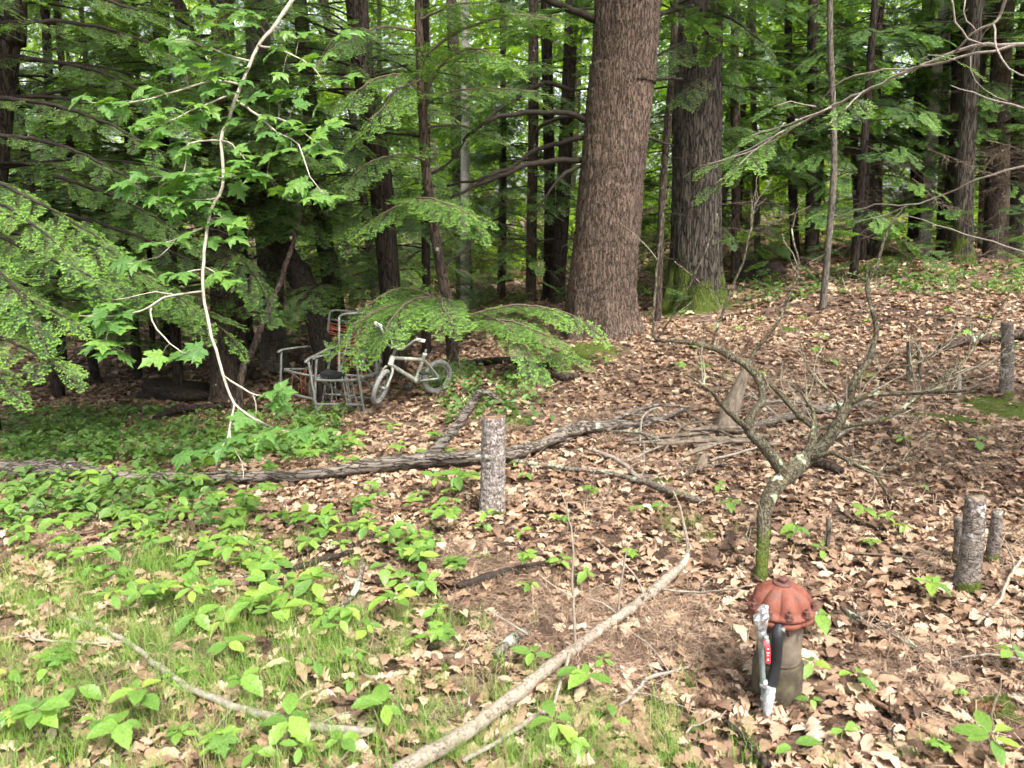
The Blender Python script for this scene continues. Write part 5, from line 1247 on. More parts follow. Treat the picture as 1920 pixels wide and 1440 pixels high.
stick('fallen_branch', 'dark broken stick at the near edge below the well', [(1358, 1362, 10), (1390, 1390, 13), (1440, 1448, 15)], 'bark_dark', n=8)
stick('fallen_branch', 'short brown stick lying before the birch stumps', [(1716, 1043, 7), (1750, 1046, 8), (1790, 1045, 8)], 'twig_brown')
stick('fallen_branch', 'forked pale twig at the edge beyond the birch stumps', [(1830, 1180, 6), (1870, 1140, 6), (1895, 1095, 6, .03), (1925, 1062, 5, .05)], 'twig_pale', tw=2)
stick('fallen_branch', 'thin dark twig lying in front of the birch stumps', [(1600, 1046, 4), (1680, 1050, 5), (1760, 1072, 4)], 'twig_brown')
stick('fallen_branch', 'thin twig reaching in from the edge over the litter', [(1930, 1248, 5), (1850, 1240, 5), (1760, 1250, 3)], 'twig_grey', tw=3)
stick('fallen_branch', 'thin brown stem standing out of the leaves near the pine cone', [(1862, 1400, 4), (1860, 1350, 5, .02), (1872, 1312, 4, .05)], 'twig_brown')
stick('fallen_branch', 'knobbly lichened branch lying beyond the cut post', [(955, 868, 6), (1060, 884, 8), (1140, 893, 8), (1200, 908, 11), (1262, 930, 15), (1322, 946, 9)], 'bark_lichen', n=8, tw=8, twl=.3)
stick('fallen_branch', 'forked dead branch lying between the log and the crooked tree', [(1110, 850, 6), (1160, 870, 8), (1200, 905, 10), (1240, 925, 8)], 'twig_grey', tw=8, twl=.35)
stick('fallen_log', 'lichen crusted pole lying under the crooked tree', [(1345, 822, 9), (1400, 805, 11), (1470, 790, 13), (1540, 772, 14), (1640, 762, 10)], 'bark_lichen', 'log', n=10)
stick('fallen_log', 'dark rotten piece of wood under the fork of the crooked tree', [(1508, 868, 18), (1545, 876, 17), (1580, 888, 12)], 'bark_dark', 'log', n=10)
stick('fallen_log', 'brown log half sunk in the litter by the mossy hump', [(1765, 655, 10), (1800, 645, 14), (1860, 638, 16), (1930, 628, 18)], 'bark_brown', 'log', n=10)
stick('fallen_log', 'dark log lying behind the bright hemlock spray', [(850, 688, 10), (900, 682, 12), (960, 680, 12), (1040, 690, 8)], 'bark_dark', 'log', n=9)
stick('fallen_log', 'black rotten log lying in the shade beneath the maple stem', [(290, 790, 12), (330, 772, 16), (380, 768, 12), (430, 764, 8)], 'bark_dark', 'log', n=9)
stick('fallen_log', 'dark rotten log at the foot of the massive hemlock', [(1035, 708, 10), (1060, 712, 12), (1085, 708, 10)], 'bark_dark', 'log', n=9)
LOOSE = []
for k in range(90):                        # small sticks strewn over the litter
    px, py = rf.uniform(700, 1900), rf.uniform(640, 1420) if rf.random() < .8 else rf.uniform(580, 700)
    if k % 5 == 0: px = rf.uniform(60, 700); py = rf.uniform(930, 1200)
    h = hit(px, py); a = rf.uniform(0, pi); ln = rf.uniform(.08, .32); d = Vector((cos(a), sin(a), 0)) * ln / 2
    P = []; rr0 = rf.uniform(.0018, .005)
    for i in range(7):
        q = h + d * (i / 3 - 1); P.append(G(q.x + rf.gauss(0, .008), q.y + rf.gauss(0, .008), rf.uniform(.025, .045)))
    mb = MB(); mb.tube(P, [rr0 * (1 - .6 * i / 6) for i in range(7)], 5, rough=.1, rng=rf)
    o = solo('loose_twig', mb, M[rf.choice(['twig_grey', 'twig_brown', 'twig_brown', 'twig_pale', 'twig_dark'])], 'small dry twig', 'twig', 'loose twigs on the litter', origin=h); LOOSE.append(o)

TANGLE = [((1150, 815), (1260, 850)), ((1200, 790), (1330, 830)), ((1240, 860), (1350, 800)), ((1180, 870), (1300, 845)), ((1290, 780), (1400, 850)), ((1330, 870), (1460, 850)), ((1420, 760), (1560, 800)), ((1230, 770), (1200, 850)), ((1440, 790), (1580, 760)), ((1270, 905), (1390, 880)), ((1380, 740), (1470, 800)), ((1560, 830), (1680, 800))]
for k, (a, b_) in enumerate(TANGLE):
    mid = ((a[0] + b_[0]) / 2 + rf.uniform(-12, 12), (a[1] + b_[1]) / 2 + rf.uniform(-10, 6))
    w_ = rf.uniform(3, 7)
    stick('dead_branch_piece', ['first', 'second', 'third', 'fourth', 'fifth', 'sixth', 'seventh', 'eighth', 'ninth', 'tenth', 'eleventh', 'twelfth'][k] + ' dead grey branch of the tangle between the log and the crooked tree', [(a[0], a[1], w_), (mid[0], mid[1], w_ * .9, rf.uniform(.02, .08)), (b_[0], b_[1], w_ * .5, rf.uniform(0, .06))], rf.choice(['twig_grey', 'bark_lichen', 'twig_brown', 'twig_grey']), 'dead branch', 'tangle of dead branches', n=6, tw=5, twl=.25)

# ---- splintered wood beside the crooked tree
for k, (a, b_) in enumerate((((1170, 838), (1420, 815)), ((1180, 846), (1440, 832)), ((1230, 850), (1400, 842)), ((1280, 826), (1420, 822)), ((1300, 862), (1420, 850)), ((1280, 885), (1340, 862)))):
    P, R = lying([(a[0], a[1], 5), ((a[0] + b_[0]) / 2, (a[1] + b_[1]) / 2 - 2, 8), (b_[0], b_[1], 6)], .02 + .012 * k)
    mb = MB(); p, r = smooth_path(P, R, .06, .004, rf); mb.tube(p, r, 6, rough=.35, rng=rf)
    solo('wood_splinter', mb, M['grey_wood'], ['long weathered splinter of wood, longest in the heap by the crooked tree', 'weathered splinter leaning on the longest one in the heap', 'short split splinter under the lichened fork', 'pale split slat on top of the splinter heap', 'dull broken slat at the near side of the splinter heap', 'short dark splinter standing off the splinter heap'][k], 'wood splinter', 'splinter heap', smooth=False)

# ------------------------------------------------------------------ stumps
def stump(name, label, px, pyb, pyt, w, mat, dx=0, n=40, amp=.006, flare=.05, cells=16, vf=12, cut='cut_wood', tilt=0.0, group=None, cat='stump', wt=None):
    h = hit(px, pyb); Y_ = h.y; top = aty(px + dx, pyt, Y_)
    root = thing(name, label, cat, h, group)
    r0 = w * mpp(Y_) / 2; r1 = (wt or w) * mpp(Y_) / 2
    mb = MB(); trunk_mesh(mb, [h + Vector((0, 0, -.06)), h.lerp(top, .5) + Vector((.004, 0, 0)), top], [r0, (r0 + r1) / 2, r1], n, 120, amp, cells, vf, flare, 4, rf.randrange(99))
    for j in range(n):                     # ragged top edge
        q = mb.v[119 * n + j]; mb.v[119 * n + j] = (q[0], q[1], q[2] + rf.uniform(-.004, .014))
    part('trunk', mb, M[mat], root)
    c = MB(); c.lathe([(r1 * .96, -.004), (r1 * .94, .006), (r1 * .5, .009), (r1 * .1, .007)], 20, top, fn=lambda r_, z, a: (r_ * (1 + .05 * sin(3 * a)), z + .006 * sin(2 * a + 1) * r_ / r1)); part('cut_face', c, M[cut], root)
    return root
stump('cut_post', 'tall narrow cut stump with scaly grey bark in front of the fallen log', 922, 966, 784, 47, 'stump', 3, 60, .013, .035, 18, 22, cut='rust_wood', wt=43)
stump('birch_stump', 'stout birch stump with a mossy foot, middle of the clump of three', 1812, 1105, 935, 44, 'birch_stump', 18, 40, .006, .06, 9, 6, cut='grey_wood', group='clump of birch stumps', wt=36)
stump('birch_stump', 'short grey birch stub pressed against the stout one', 1798, 1060, 972, 22, 'birch_stump', 2, 24, .004, .03, 8, 6, cut='grey_wood', group='clump of birch stumps')
stump('birch_stump', 'thin outer birch stump standing apart at the edge of the clump', 1858, 1055, 962, 26, 'birch_stump', 12, 24, .004, .03, 8, 6, cut='grey_wood', group='clump of birch stumps', wt=20)
stump('cut_stump', 'narrow banded grey stump standing on the mossy hump', 1887, 745, 608, 24, 'birch_stump', 2, 28, .004, .04, 8, 6, cut='grey_wood', wt=20)
stump('cut_sapling', 'thicker of the twin thin cut stems beyond the crooked tree', 1704, 718, 640, 9, 'bark_grey', 0, 14, .001, .01, 8, 18, group='twin cut stems')
stump('cut_sapling', 'thinner slanting one of the twin cut stems beyond the crooked tree', 1728, 712, 640, 6, 'bark_grey', -10, 12, .001, .01, 8, 18, group='twin cut stems')
stump('cut_sapling', 'small whitened peg of wood sticking up before the narrow banded stump', 1797, 742, 706, 7, 'bark_birch', 2, 12, .001, .01, 8, 18)
stump('cut_sapling', 'orange rotten peg of wood just behind the cut post', 952, 905, 880, 11, 'rust_wood', 0, 12, .002, .01, 8, 18)
stump('cut_sapling', 'thin dead stem sticking up out of the leaves beside the seedlings', 1552, 1025, 972, 9, 'bark_grey', 1, 12, .001, .01, 8, 18)
# weathered broken snag behind the crooked tree
h = hit(1352, 812); root = thing('broken_snag', 'weathered grey broken snag leaning behind the crooked tree', 'stump', h)
pts = [h + Vector((0, 0, -.05)), aty(1372, 760, h.y + .05), aty(1392, 710, h.y + .1), aty(1404, 672, h.y + .15)]
mb = MB(); trunk_mesh(mb, pts, [46 * mpp(h.y) / 2, 32 * mpp(h.y) / 2, 19 * mpp(h.y) / 2, 5 * mpp(h.y) / 2], 36, 90, .016, 12, 3, .0, 4, 7); part('trunk', mb, M['grey_wood'], root)
h2 = hit(1310, 880); r2 = thing('broken_snag', 'small grey broken stub below the weathered snag', 'stump', h2)
mb = MB(); trunk_mesh(mb, [h2 + Vector((0, 0, -.04)), aty(1322, 850, h2.y + .05)], [.045, .02], 20, 30, .008, 8, 8, 0, 4, 9); part('trunk', mb, M['grey_wood'], r2)
# dark boulder and upturned root mass in the shade
def boulder(name, label, px, py, sx, sy, sz, mat, cat, sd):
    h = hit(px, py); mb = MB(); q = random.Random(sd); n, m_ = 20, 12; vs = []
    for i in range(m_ + 1):
        for j in range(n):
            t_, f = pi * i / m_, 2 * pi * j / n
            d = Vector((sin(t_) * cos(f), sin(t_) * sin(f), cos(t_)))
            k = 1 + .16 * sin(3 * d.x + sd) * cos(2.3 * d.y) + .12 * sin(5 * d.z + 3 * d.x) + q.uniform(-.04, .04)
            vs.append(h + Vector((d.x * sx * k, d.y * sy * k, d.z * sz * k + sz * .3)))
    mb.add(vs, [(i * n + j, i * n + (j + 1) % n, (i + 1) * n + (j + 1) % n, (i + 1) * n + j) for i in range(m_) for j in range(n)])
    return solo(name, mb, M[mat], label, cat, origin=h)
boulder('boulder', 'dark mossy boulder in the gloom behind the maple stem', 335, 742, .45, .3, .15, 'bark_dark', 'boulder', 3)
boulder('root_mass', 'black upturned root mass in the shade beyond the mossy trunk', 1425, 520, .42, .3, .26, 'bark_dark', 'root mass', 5)

# ------------------------------------------------------------------ the well
M['casing'] = plain('casing', (0.14, 0.112, 0.083), .8, .0, .5, 16, .8, .004, .25, (0.20, 0.165, 0.125))
M['casing_low'] = plain('casing_low', (0.075, 0.062, 0.042), .9, .0, .5, 20, .8, .004, .2, (0.13, 0.115, 0.065))
M['cap_paint'] = plain('cap_paint', (0.20, 0.064, 0.041), .68, .0, .45, 24, .9, .004, .3, (0.095, 0.062, 0.048))
M['bolt'] = plain('bolt', (0.13, 0.062, 0.048), .7, .2, .4, 90, .4, .001, .3)
M['galv'] = plain('galv', (0.42, 0.45, 0.44), .42, .7, .3, 80, .25, .001, .5, (0.52, 0.55, 0.54))
M['conduit'] = plain('conduit', (0.20, 0.245, 0.23), .55, .3, .4, 30, .2, .001, .4, (0.34, 0.37, 0.36))
M['foil'] = plain('foil', (0.72, 0.73, 0.75), .30, .85, .25, 110, 1.0, .006, .5)
M['sleeve'] = plain('sleeve', (0.48, 0.49, 0.51), .6, .3, .35, 160, .8, .003, .4)
M['rubber'] = plain('rubber', (0.016, 0.017, 0.019), .55, 0, .3, 60, .15, .001, .4)
M['lever'] = plain('lever', (0.56, 0.032, 0.045), .4, 0, .15, 60, .1, .001, .5)
M['white'] = plain('white', (0.75, 0.74, 0.70), .6, 0, .1, 60, .1, .001, .3)
wb = hit(1455, 1303); wb = G(wb.x, wb.y)
well = thing('well_casing', 'rusty capped well pipe with red lever valve and black hose in the leaves', 'well', wb)
RC = .084
tl = Matrix.Rotation(radians(-1.6), 4, 'Y') @ Matrix.Rotation(radians(1.0), 4, 'X')
def W(mb):                                   # slight lean of the whole pipe
    mb.v = [wb + tl @ Vector((p[0] * .87, p[1] * .87, p[2] if p[2] < .29 else .29 + (p[2] - .29) * .87)) for p in mb.v]; return mb
mb = MB(); mb.lathe([(RC, .06), (RC, .15), (RC * 1.004, .22), (RC, .325)], 40); part('pipe', W(mb), M['casing'], well)
mb = MB(); mb.lathe([(RC * 1.15, -.08), (RC * 1.15, .05), (RC * 1.14, .125), (RC * 1.10, .14), (RC * 1.05, .147), (RC * 1.0, .148)], 40); part('coupling', W(mb), M['casing_low'], well)
mb = MB(); mb.lathe([(RC * 1.005, .149), (RC * 1.03, .150), (RC * 1.03, .156), (RC * 1.002, .158)], 40); part('weld_ring', W(mb), M['casing_low'], well)
NL = 8; A0 = radians(-90)
def lob(r_, z, a):
    c_ = abs(cos(NL / 2 * (a - A0)))            # 1 on a lobe, 0 in a groove
    k = sm(np.float64(r_), .03, .09)
    kz = float(k) * (1 if z > .365 else .25)
    return r_ * (1 + (.16 if z > .359 else .05) * float(k) * (c_ ** 0.7 - .66)), z + .012 * kz * (c_ ** .6 - .6)
mb = MB(); mb.lathe([(.104, .340), (.122, .342), (.125, .346), (.124, .356), (.119, .3585), (.109, .360), (.106, .370), (.101, .388), (.090, .405), (.073, .422), (.056, .434), (.042, .441), (.034, .4445), (.02, .446)], 144, fn=lob); capm = part('cap', W(mb), M['cap_paint'], well)
def lob2(r_, z, a):
    c_ = abs(cos(NL / 2 * (a - A0))); return r_ * (1 + .10 * (c_ - .62) * (1 if r_ > .1 else .2)), z
mb = MB(); mb.lathe([(.088, .292), (.095, .296), (.112, .310), (.121, .318), (.122, .334), (.108, .338)], 128, fn=lob2); part('flange', W(mb), M['cap_paint'], well)
mb = MB(); mb.lathe([(.036, .440), (.036, .450), (.030, .452)], 24); mb.lathe([(.020, .452), (.020, .466), (.017, .468)], 4, fn=lambda r_, z, a: (r_, z)); part('plug', W(mb), M['bolt'], well)
for k in range(10):
    a = A0 + 2 * pi * k / 10 - radians(5)
    x, y = .1165 * cos(a), .1165 * sin(a)
    mb = MB(); mb.lathe([(.0125, .352), (.0125, .374), (.010, .376)], 6, (x, y, .006)); mb.lathe([(.0165, .352), (.0165, .356), (.0160, .358)], 12, (x, y, .005)); mb.lathe([(.005, .372), (.005, .386)], 8, (x, y, .006))
    part('bolt', W(mb), M['bolt'], well, smooth=False)
    mb = MB(); mb.lathe([(.0062, .290), (.0062, .352)], 8, (x, y, 0)); part('stud', W(mb), M['bolt'], well)
Fy = wb.y
def wt_(spec, name, mat, n=12, rough=0.0, step=.02):
    P = [aty(a, b_, Fy + c) for a, b_, c, _ in spec]; R = [w * mpp(Fy + c) / 2 * 1.08 for _, _, c, w in spec]
    p, r = smooth_path(P, R, step); mb = MB(); mb.tube(p, r, n, rough=rough, rng=rf); return part(name, mb, M[mat], well, smooth=rough < .05)
wt_([(1427, 1204, -.105, 11), (1429, 1250, -.107, 10.5), (1432, 1300, -.109, 10.5), (1434, 1352, -.112, 10.5)], 'conduit_pipe', 'conduit')
for py_ in (1310, 1330, 1285): wt_([(1432 + (py_ - 1300) * .04, py_ - 4, -.109, 14), (1432 + (py_ - 1300) * .04, py_ + 3, -.109, 14.5)], 'pipe_coupling', 'galv')
wt_([(1428, 1182, -.105, 16), (1428, 1186, -.105, 19), (1428, 1196, -.105, 19), (1428, 1199, -.105, 15), (1428, 1206, -.105, 15), (1428, 1214, -.105, 13)], 'valve_body', 'galv', 6, 0, .008)
wt_([(1436, 1192, -.132, 9), (1438, 1204, -.136, 11), (1438, 1207, -.136, 8)], 'valve_stem', 'galv', 8, 0, .006)
wt_([(1426, 1164, -.100, 15), (1424, 1156, -.110, 21), (1424, 1168, -.112, 20), (1427, 1180, -.105, 13)], 'foil_wrap', 'foil', 12, .22, .008)
wt_([(1430, 1182, -.107, 12), (1432, 1165, -.124, 14), (1433, 1150, -.126, 17), (1431, 1140, -.126, 18), (1430, 1137, -.126, 14)], 'foil_wrap', 'foil', 12, .25, .008)
# red lever handle, a bent flat bar with white marks
P = [aty(a, b_, Fy + c) for a, b_, c in ((1436, 1203, -.139), (1439, 1212, -.146), (1440, 1226, -.148), (1440, 1242, -.148))]
mb = MB()
for a, b_ in zip(P, P[1:]):
    d = (b_ - a); mt_ = Matrix.Translation((a + b_) / 2) @ Matrix((Vector((1, 0, 0)), Vector((0, 1, 0)), d.normalized())).transposed().to_4x4()
    mb.box(mt_, .0155, .006, d.length + .003)
lev = part('lever', mb, M['lever'], well, smooth=False)
for j, (b_, hh_) in enumerate(((1217, .004), (1224, .003), (1229, .004), (1237, .006))):
    c_ = aty(1440, b_, Fy - .1535); mb = MB(); mb.box(Matrix.Translation(c_), .006 if j != 1 else .009, .001, hh_); part('marking', mb, M['white'], well, False, parent=lev)
wt_([(1462, 1170, -.085, 17), (1459, 1184, -.110, 22), (1457, 1205, -.116, 21), (1455, 1240, -.105, 20), (1449, 1275, -.109, 20), (1445, 1292, -.112, 20)], 'hose', 'rubber', 16)
wt_([(1464, 1176, -.106, 14), (1464, 1180, -.108, 18), (1460, 1183, -.112, 14)], 'hose_clamp', 'galv', 10)
wt_([(1446, 1288, -.124, 18), (1443, 1305, -.127, 20), (1440, 1322, -.129, 18), (1437, 1346, -.132, 13)], 'foil_sleeve', 'sleeve', 14, .07, .01)
wt_([(1436, 1276, -.109, 7), (1435, 1284, -.124, 9), (1437, 1292, -.112, 8)], 'foil_wrap', 'foil', 8, .2, .006)

# ------------------------------------------------------------------ discarded lawn chairs and bicycle
M['alu'] = plain('alu', (0.29, 0.295, 0.265), .55, .2, .45, 25, .3, .001, .35, (0.40, 0.40, 0.37))
M['alu_dull'] = plain('alu_dull', (0.22, 0.225, 0.195), .6, .2, .35, 40, .25, .001, .35)
M['cord_red'] = plain('cord_red', (0.44, 0.13, 0.07), .6, 0, .35, 40, .2, .001, .3)
M['black_plastic'] = plain('black_plastic', (0.03, 0.032, 0.034), .5, 0, .3, 40, .2, .001, .4)
M['bike_paint'] = plain('bike_paint', (0.33, 0.34, 0.28), .5, .1, .4, 25, .2, .001, .4)
M['tyre'] = plain('tyre', (0.20, 0.195, 0.18), .85, 0, .3, 60, .5, .003, .2)
M['sticker'] = plain('sticker', (0.70, 0.69, 0.66), .5, 0, .2, 60, .1, .001, .3)
rc = random.Random(14)
def place(px, py, yaw, pitch=0, roll=0):
    h = hit(px, py); return h, Matrix.Translation(h) @ Matrix.Rotation(yaw, 4, 'Z') @ Matrix.Rotation(pitch, 4, 'X') @ Matrix.Rotation(roll, 4, 'Y')
def tubes(root, T, name, polys, mat, r=.0125, n=10, step=.04):
    for pl in polys:
        pts = [T @ Vector(p) for p in pl]; p, _ = smooth_path(pts, [r] * len(pts), step); mb = MB(); mb.tube(p, r, n); part(name, mb, M[mat], root)

def chair(label, px, py, yaw, pitch, roll, sagging, kind):
    h, T = place(px, py, yaw, pitch, roll)
    root = thing('lawn_chair', label, 'chair', h, 'discarded lawn chairs')
    W_, D = .27, .24                               # front is -y
    for s in (-1, 1):
        tubes(root, T, 'front_leg', [[(s * W_, -D, .56), (s * W_, -D - .01, .3), (s * W_, -D - .02, .0)]], 'alu')
        tubes(root, T, 'rear_leg', [[(s * (W_ - .03), -D + .06, .36), (s * (W_ - .03), .05, .18), (s * (W_ - .03), .26, .0)]], 'alu_dull')
        tubes(root, T, 'back_post', [[(s * (W_ - .05), .12, .30), (s * (W_ - .05), .20, .55), (s * (W_ - .05), .30, .86)]], 'alu')
        pts = [T @ Vector(p) for p in ((s * W_, -D - .05, .555), (s * W_, -D + .02, .578), (s * W_, .08, .585), (s * W_, .24, .575))]
        mb = MB(); p, _ = smooth_path(pts, [1] * 4, .05)
        for i, q in enumerate(p): p[i] = q
        sd = (T.to_3x3() @ Vector((1, 0, 0))); u_ = (T.to_3x3() @ Vector((0, 0, 1))); vs = []
        for q in p:
            vs += [q + sd * .021 - u_ * .004, q + sd * .015 + u_ * .009, q - sd * .015 + u_ * .009, q - sd * .021 - u_ * .004]
        k = len(p); fs = [(i * 4 + j, i * 4 + (j + 1) % 4, i * 4 + 4 + (j + 1) % 4, i * 4 + 4 + j) for i in range(k - 1) for j in range(4)] + [(3, 2, 1, 0), (k * 4 - 4, k * 4 - 3, k * 4 - 2, k * 4 - 1)]
        mb.add(vs, fs); part('armrest', mb, M['alu'] if kind == 1 else M['alu_dull'], root)
    tubes(root, T, 'seat_frame', [[(-W_ + .03, .16, .33), (-W_ + .03, -.15, .365), (-W_ + .05, -D + .0, .37), (0, -D - .02, .37), (W_ - .05, -D + .0, .37), (W_ - .03, -.15, .365), (W_ - .03, .16, .33)]], 'alu')
    tubes(root, T, 'back_rail', [[(-W_ + .05, .30, .86), (-W_ + .10, .308, .885), (0, .31, .89), (W_ - .10, .308, .885), (W_ - .05, .30, .86)]], 'alu')
    tubes(root, T, 'cross_bar', [[(-W_, -D - .015, .13), (0, -D - .015, .13), (W_, -D - .015, .13)]], 'alu')
    tubes(root, T, 'cross_bar', [[(-W_ + .03, .24, .03), (0, .24, .03), (W_ - .03, .24, .03)]], 'alu_dull', .011)
    if sagging:                                    # torn red cords on the back and seat
        for i in range(19):
            z = .36 + i * .022; y = .13 + (z - .3) * .3; sag = rc.uniform(.01, .06)
            mb = MB(); pl = [Vector((-W_ + .05 + .44 * t_, y - .01, z - sag * sin(pi * t_) + .02 * t_ * rc.uniform(-1, 1))) for t_ in (0, .25, .5, .75, 1)]
            p, _ = smooth_path([T @ q for q in pl], [1] * 5, .05); mb.tube(p, .0065, 6); part('cord', mb, M['cord_red'], root)
        for i in range(14):
            x = rc.uniform(-W_, W_ - .05); mb = MB(); y = rc.uniform(-.22, .1)
            pl = [Vector((x, y, .36)), Vector((x + rc.uniform(-.04, .04), y - .03, .22)), Vector((x + rc.uniform(-.07, .07), y + rc.uniform(-.06, .04), rc.uniform(.02, .1)))]
            p, _ = smooth_path([T @ q for q in pl], [1] * 3, .05); mb.tube(p, .0045, 6); part('cord', mb, M['cord_red'] if i % 3 else M['alu'], root)
    else:
        mb = MB(); mb.box(T @ Matrix.Translation((-.13, -.1, .385)) @ Matrix.Rotation(.2, 4, 'Y'), .2, .13, .03); part('seat_slab', mb, M['black_plastic'], root, False)
        for i in range(5):
            x = rc.uniform(-.2, .2); mb = MB(); pl = [Vector((x, -.1, .36)), Vector((x + .03, -.14, .2)), Vector((x + rc.uniform(-.08, .08), -.18, .05))]
            p, _ = smooth_path([T @ q for q in pl], [1] * 3, .05); mb.tube(p, .006, 6); part('strap', mb, M['alu'], root)
    return root
chair('aluminium lawn chair with torn red cords hanging from its back', 592, 757, radians(-34), radians(-3), radians(2), True, 1)
chair('bare aluminium lawn chair frame leaning against the dark trunk by the bicycle', 668, 766, radians(-22), radians(6), radians(-5), False, 2)
chair('collapsed lawn chair with torn red cords, half hidden behind the other two', 640, 742, radians(24), radians(14), radians(10), True, 2)

# small bicycle
hf = hit(712, 780); hr = G(hf.x + .47, hf.y + .40)
d = (hf - hr); yaw = atan2(d.y, d.x)
bike = thing('bicycle', 'small pale green bicycle with grey tyres leaning beside the lawn chairs', 'bicycle', hr)
T = Matrix.Translation(hr) @ Matrix.Rotation(yaw, 4, 'Z') @ Matrix.Rotation(radians(-9), 4, 'X')       # x forward, z up
WB, RW = d.length, .168
def ring(root, T2, r, tr, name, mat, parent=None, n=36, m_=10, lug=0.0):
    mb = MB(); vs = []
    for i in range(n):
        a = 2 * pi * i / n; k = lug if i % 2 else 0
        for j in range(m_):
            b_ = 2 * pi * j / m_; rr_ = r + (tr + k) * cos(b_)
            vs.append(T2 @ Vector((rr_ * cos(a), (tr + k * .3) * sin(b_), rr_ * sin(a))))
    mb.add(vs, [(i * m_ + j, i * m_ + (j + 1) % m_, ((i + 1) % n) * m_ + (j + 1) % m_, ((i + 1) % n) * m_ + j) for i in range(n) for j in range(m_)])
    return part(name, mb, M[mat], root, parent=parent)
head_t, head_b = Vector((WB - .13, 0, .44)), Vector((WB - .10, 0, .345))
steer = Matrix.Translation(head_b) @ Matrix.Rotation(radians(36), 4, (head_t - head_b).normalized()) @ Matrix.Translation(-head_b)
fw = Vector((WB, 0, RW)); rw = Vector((0, 0, RW))
for nm, c_, S in (('front_wheel', fw, T @ steer), ('rear_wheel', rw, T)):
    T2 = S @ Matrix.Translation(c_)
    w_ = ring(bike, T2, RW - .021, .021, 'wheel', 'tyre', n=72, lug=.004)
    ring(bike, T2, RW - .048, .007, 'rim', 'alu', w_)
    mb = MB(); mb.tube([T2 @ Vector((0, -.04, 0)), T2 @ Vector((0, .04, 0))], .014, 10); part('hub', mb, M['alu_dull'], bike, parent=w_)
    mb = MB()
    for k in range(18):
        a = 2 * pi * k / 18; mb.tube([T2 @ Vector((.012 * cos(a + .6), .02 * (1 if k % 2 else -1), .012 * sin(a + .6))), T2 @ Vector(((RW - .05) * cos(a), 0, (RW - .05) * sin(a)))], .0012, 3, cap=False)
    part('spokes', mb, M['alu_dull'], bike, parent=w_, kind='stuff')
bb, st = Vector((.24, 0, .17)), Vector((.16, 0, .41))
def bt(name, pl, r, mat, S=None, n=12):
    mb = MB(); p, _ = smooth_path([(S or T) @ Vector(q) for q in pl], [1] * len(pl), .04); mb.tube(p, r, n); return part(name, mb, M[mat], bike)
bt('top_tube', [head_t + Vector((.004, 0, -.02)), st + Vector((0.01, 0, -.05))], .016, 'bike_paint'); bt('down_tube', [head_b + Vector((-.004, 0, .015)), bb], .019, 'bike_paint')
bt('seat_tube', [bb, st], .0165, 'bike_paint'); bt('head_tube', [head_t, head_b], .022, 'bike_paint'); bt('bottom_bracket', [bb + Vector((0, -.035, 0)), bb + Vector((0, .035, 0))], .024, 'bike_paint')
for s in (-.045, .045):
    bt('chain_stay', [bb + Vector((0, s * .5, 0)), rw + Vector((0, s, 0))], .009, 'bike_paint'); bt('seat_stay', [st + Vector((0, s * .4, -.05)), rw + Vector((0, s, 0))], .008, 'bike_paint')
    bt('fork_blade', [head_b + Vector((0, s * .5, -.01)), head_b + Vector((.02, s, -.04)), fw + Vector((0, s, 0))], .011, 'bike_paint', T @ steer)
    bt('crank_arm', [bb + Vector((0, s * 1.1, 0)), bb + Vector((-.02 * s / .045, s * 1.3, -.09 * s / -.045))], .008, 'alu'); 
    mb = MB(); mb.box(T @ Matrix.Translation(bb + Vector((-.02 * s / .045, s * 2.0, -.095 * s / -.045))), .07, .06, .018); part('pedal', mb, M['black_plastic'], bike, False)
bt('seat_post', [st, st + Vector((-.015, 0, .05))], .011, 'alu'); bt('seat_clamp', [st + Vector((0, 0, -.01)), st + Vector((-.003, 0, .012))], .021, 'sticker')
bt('stem', [head_t, head_t + Vector((-.02, 0, .07)), head_t + Vector((.01, 0, .09))], .014, 'alu_dull', T @ steer)
hb = head_t + Vector((.01, 0, .09))
bt('handlebar', [hb + Vector((-.05, -.24, .13)), hb + Vector((-.02, -.17, .125)), hb + Vector((0, -.07, .0)), hb, hb + Vector((0, .07, .0)), hb + Vector((-.02, .17, .125)), hb + Vector((-.05, .24, .13))], .011, 'alu_dull', T @ steer)
for s in (-1, 1): bt('grip', [hb + Vector((-.05, s * .245, .13)), hb + Vector((-.03, s * .17, .127))], .016, 'sticker', T @ steer)
mb = MB(); mb.tube([T @ (head_t * .85 + head_b * .15), T @ (head_t * .15 + head_b * .85)], .0232, 14, cap=False); stk = part('sticker', mb, M['sticker'], bike)
mb = MB()
for k in range(4): mb.box(T @ Matrix.Translation(head_b.lerp(head_t, .25 + .16 * k) + Vector((.012, -.0195, 0))), .016, .006, .007)
part('sticker_mark', mb, M['black_plastic'], bike, False, parent=stk)

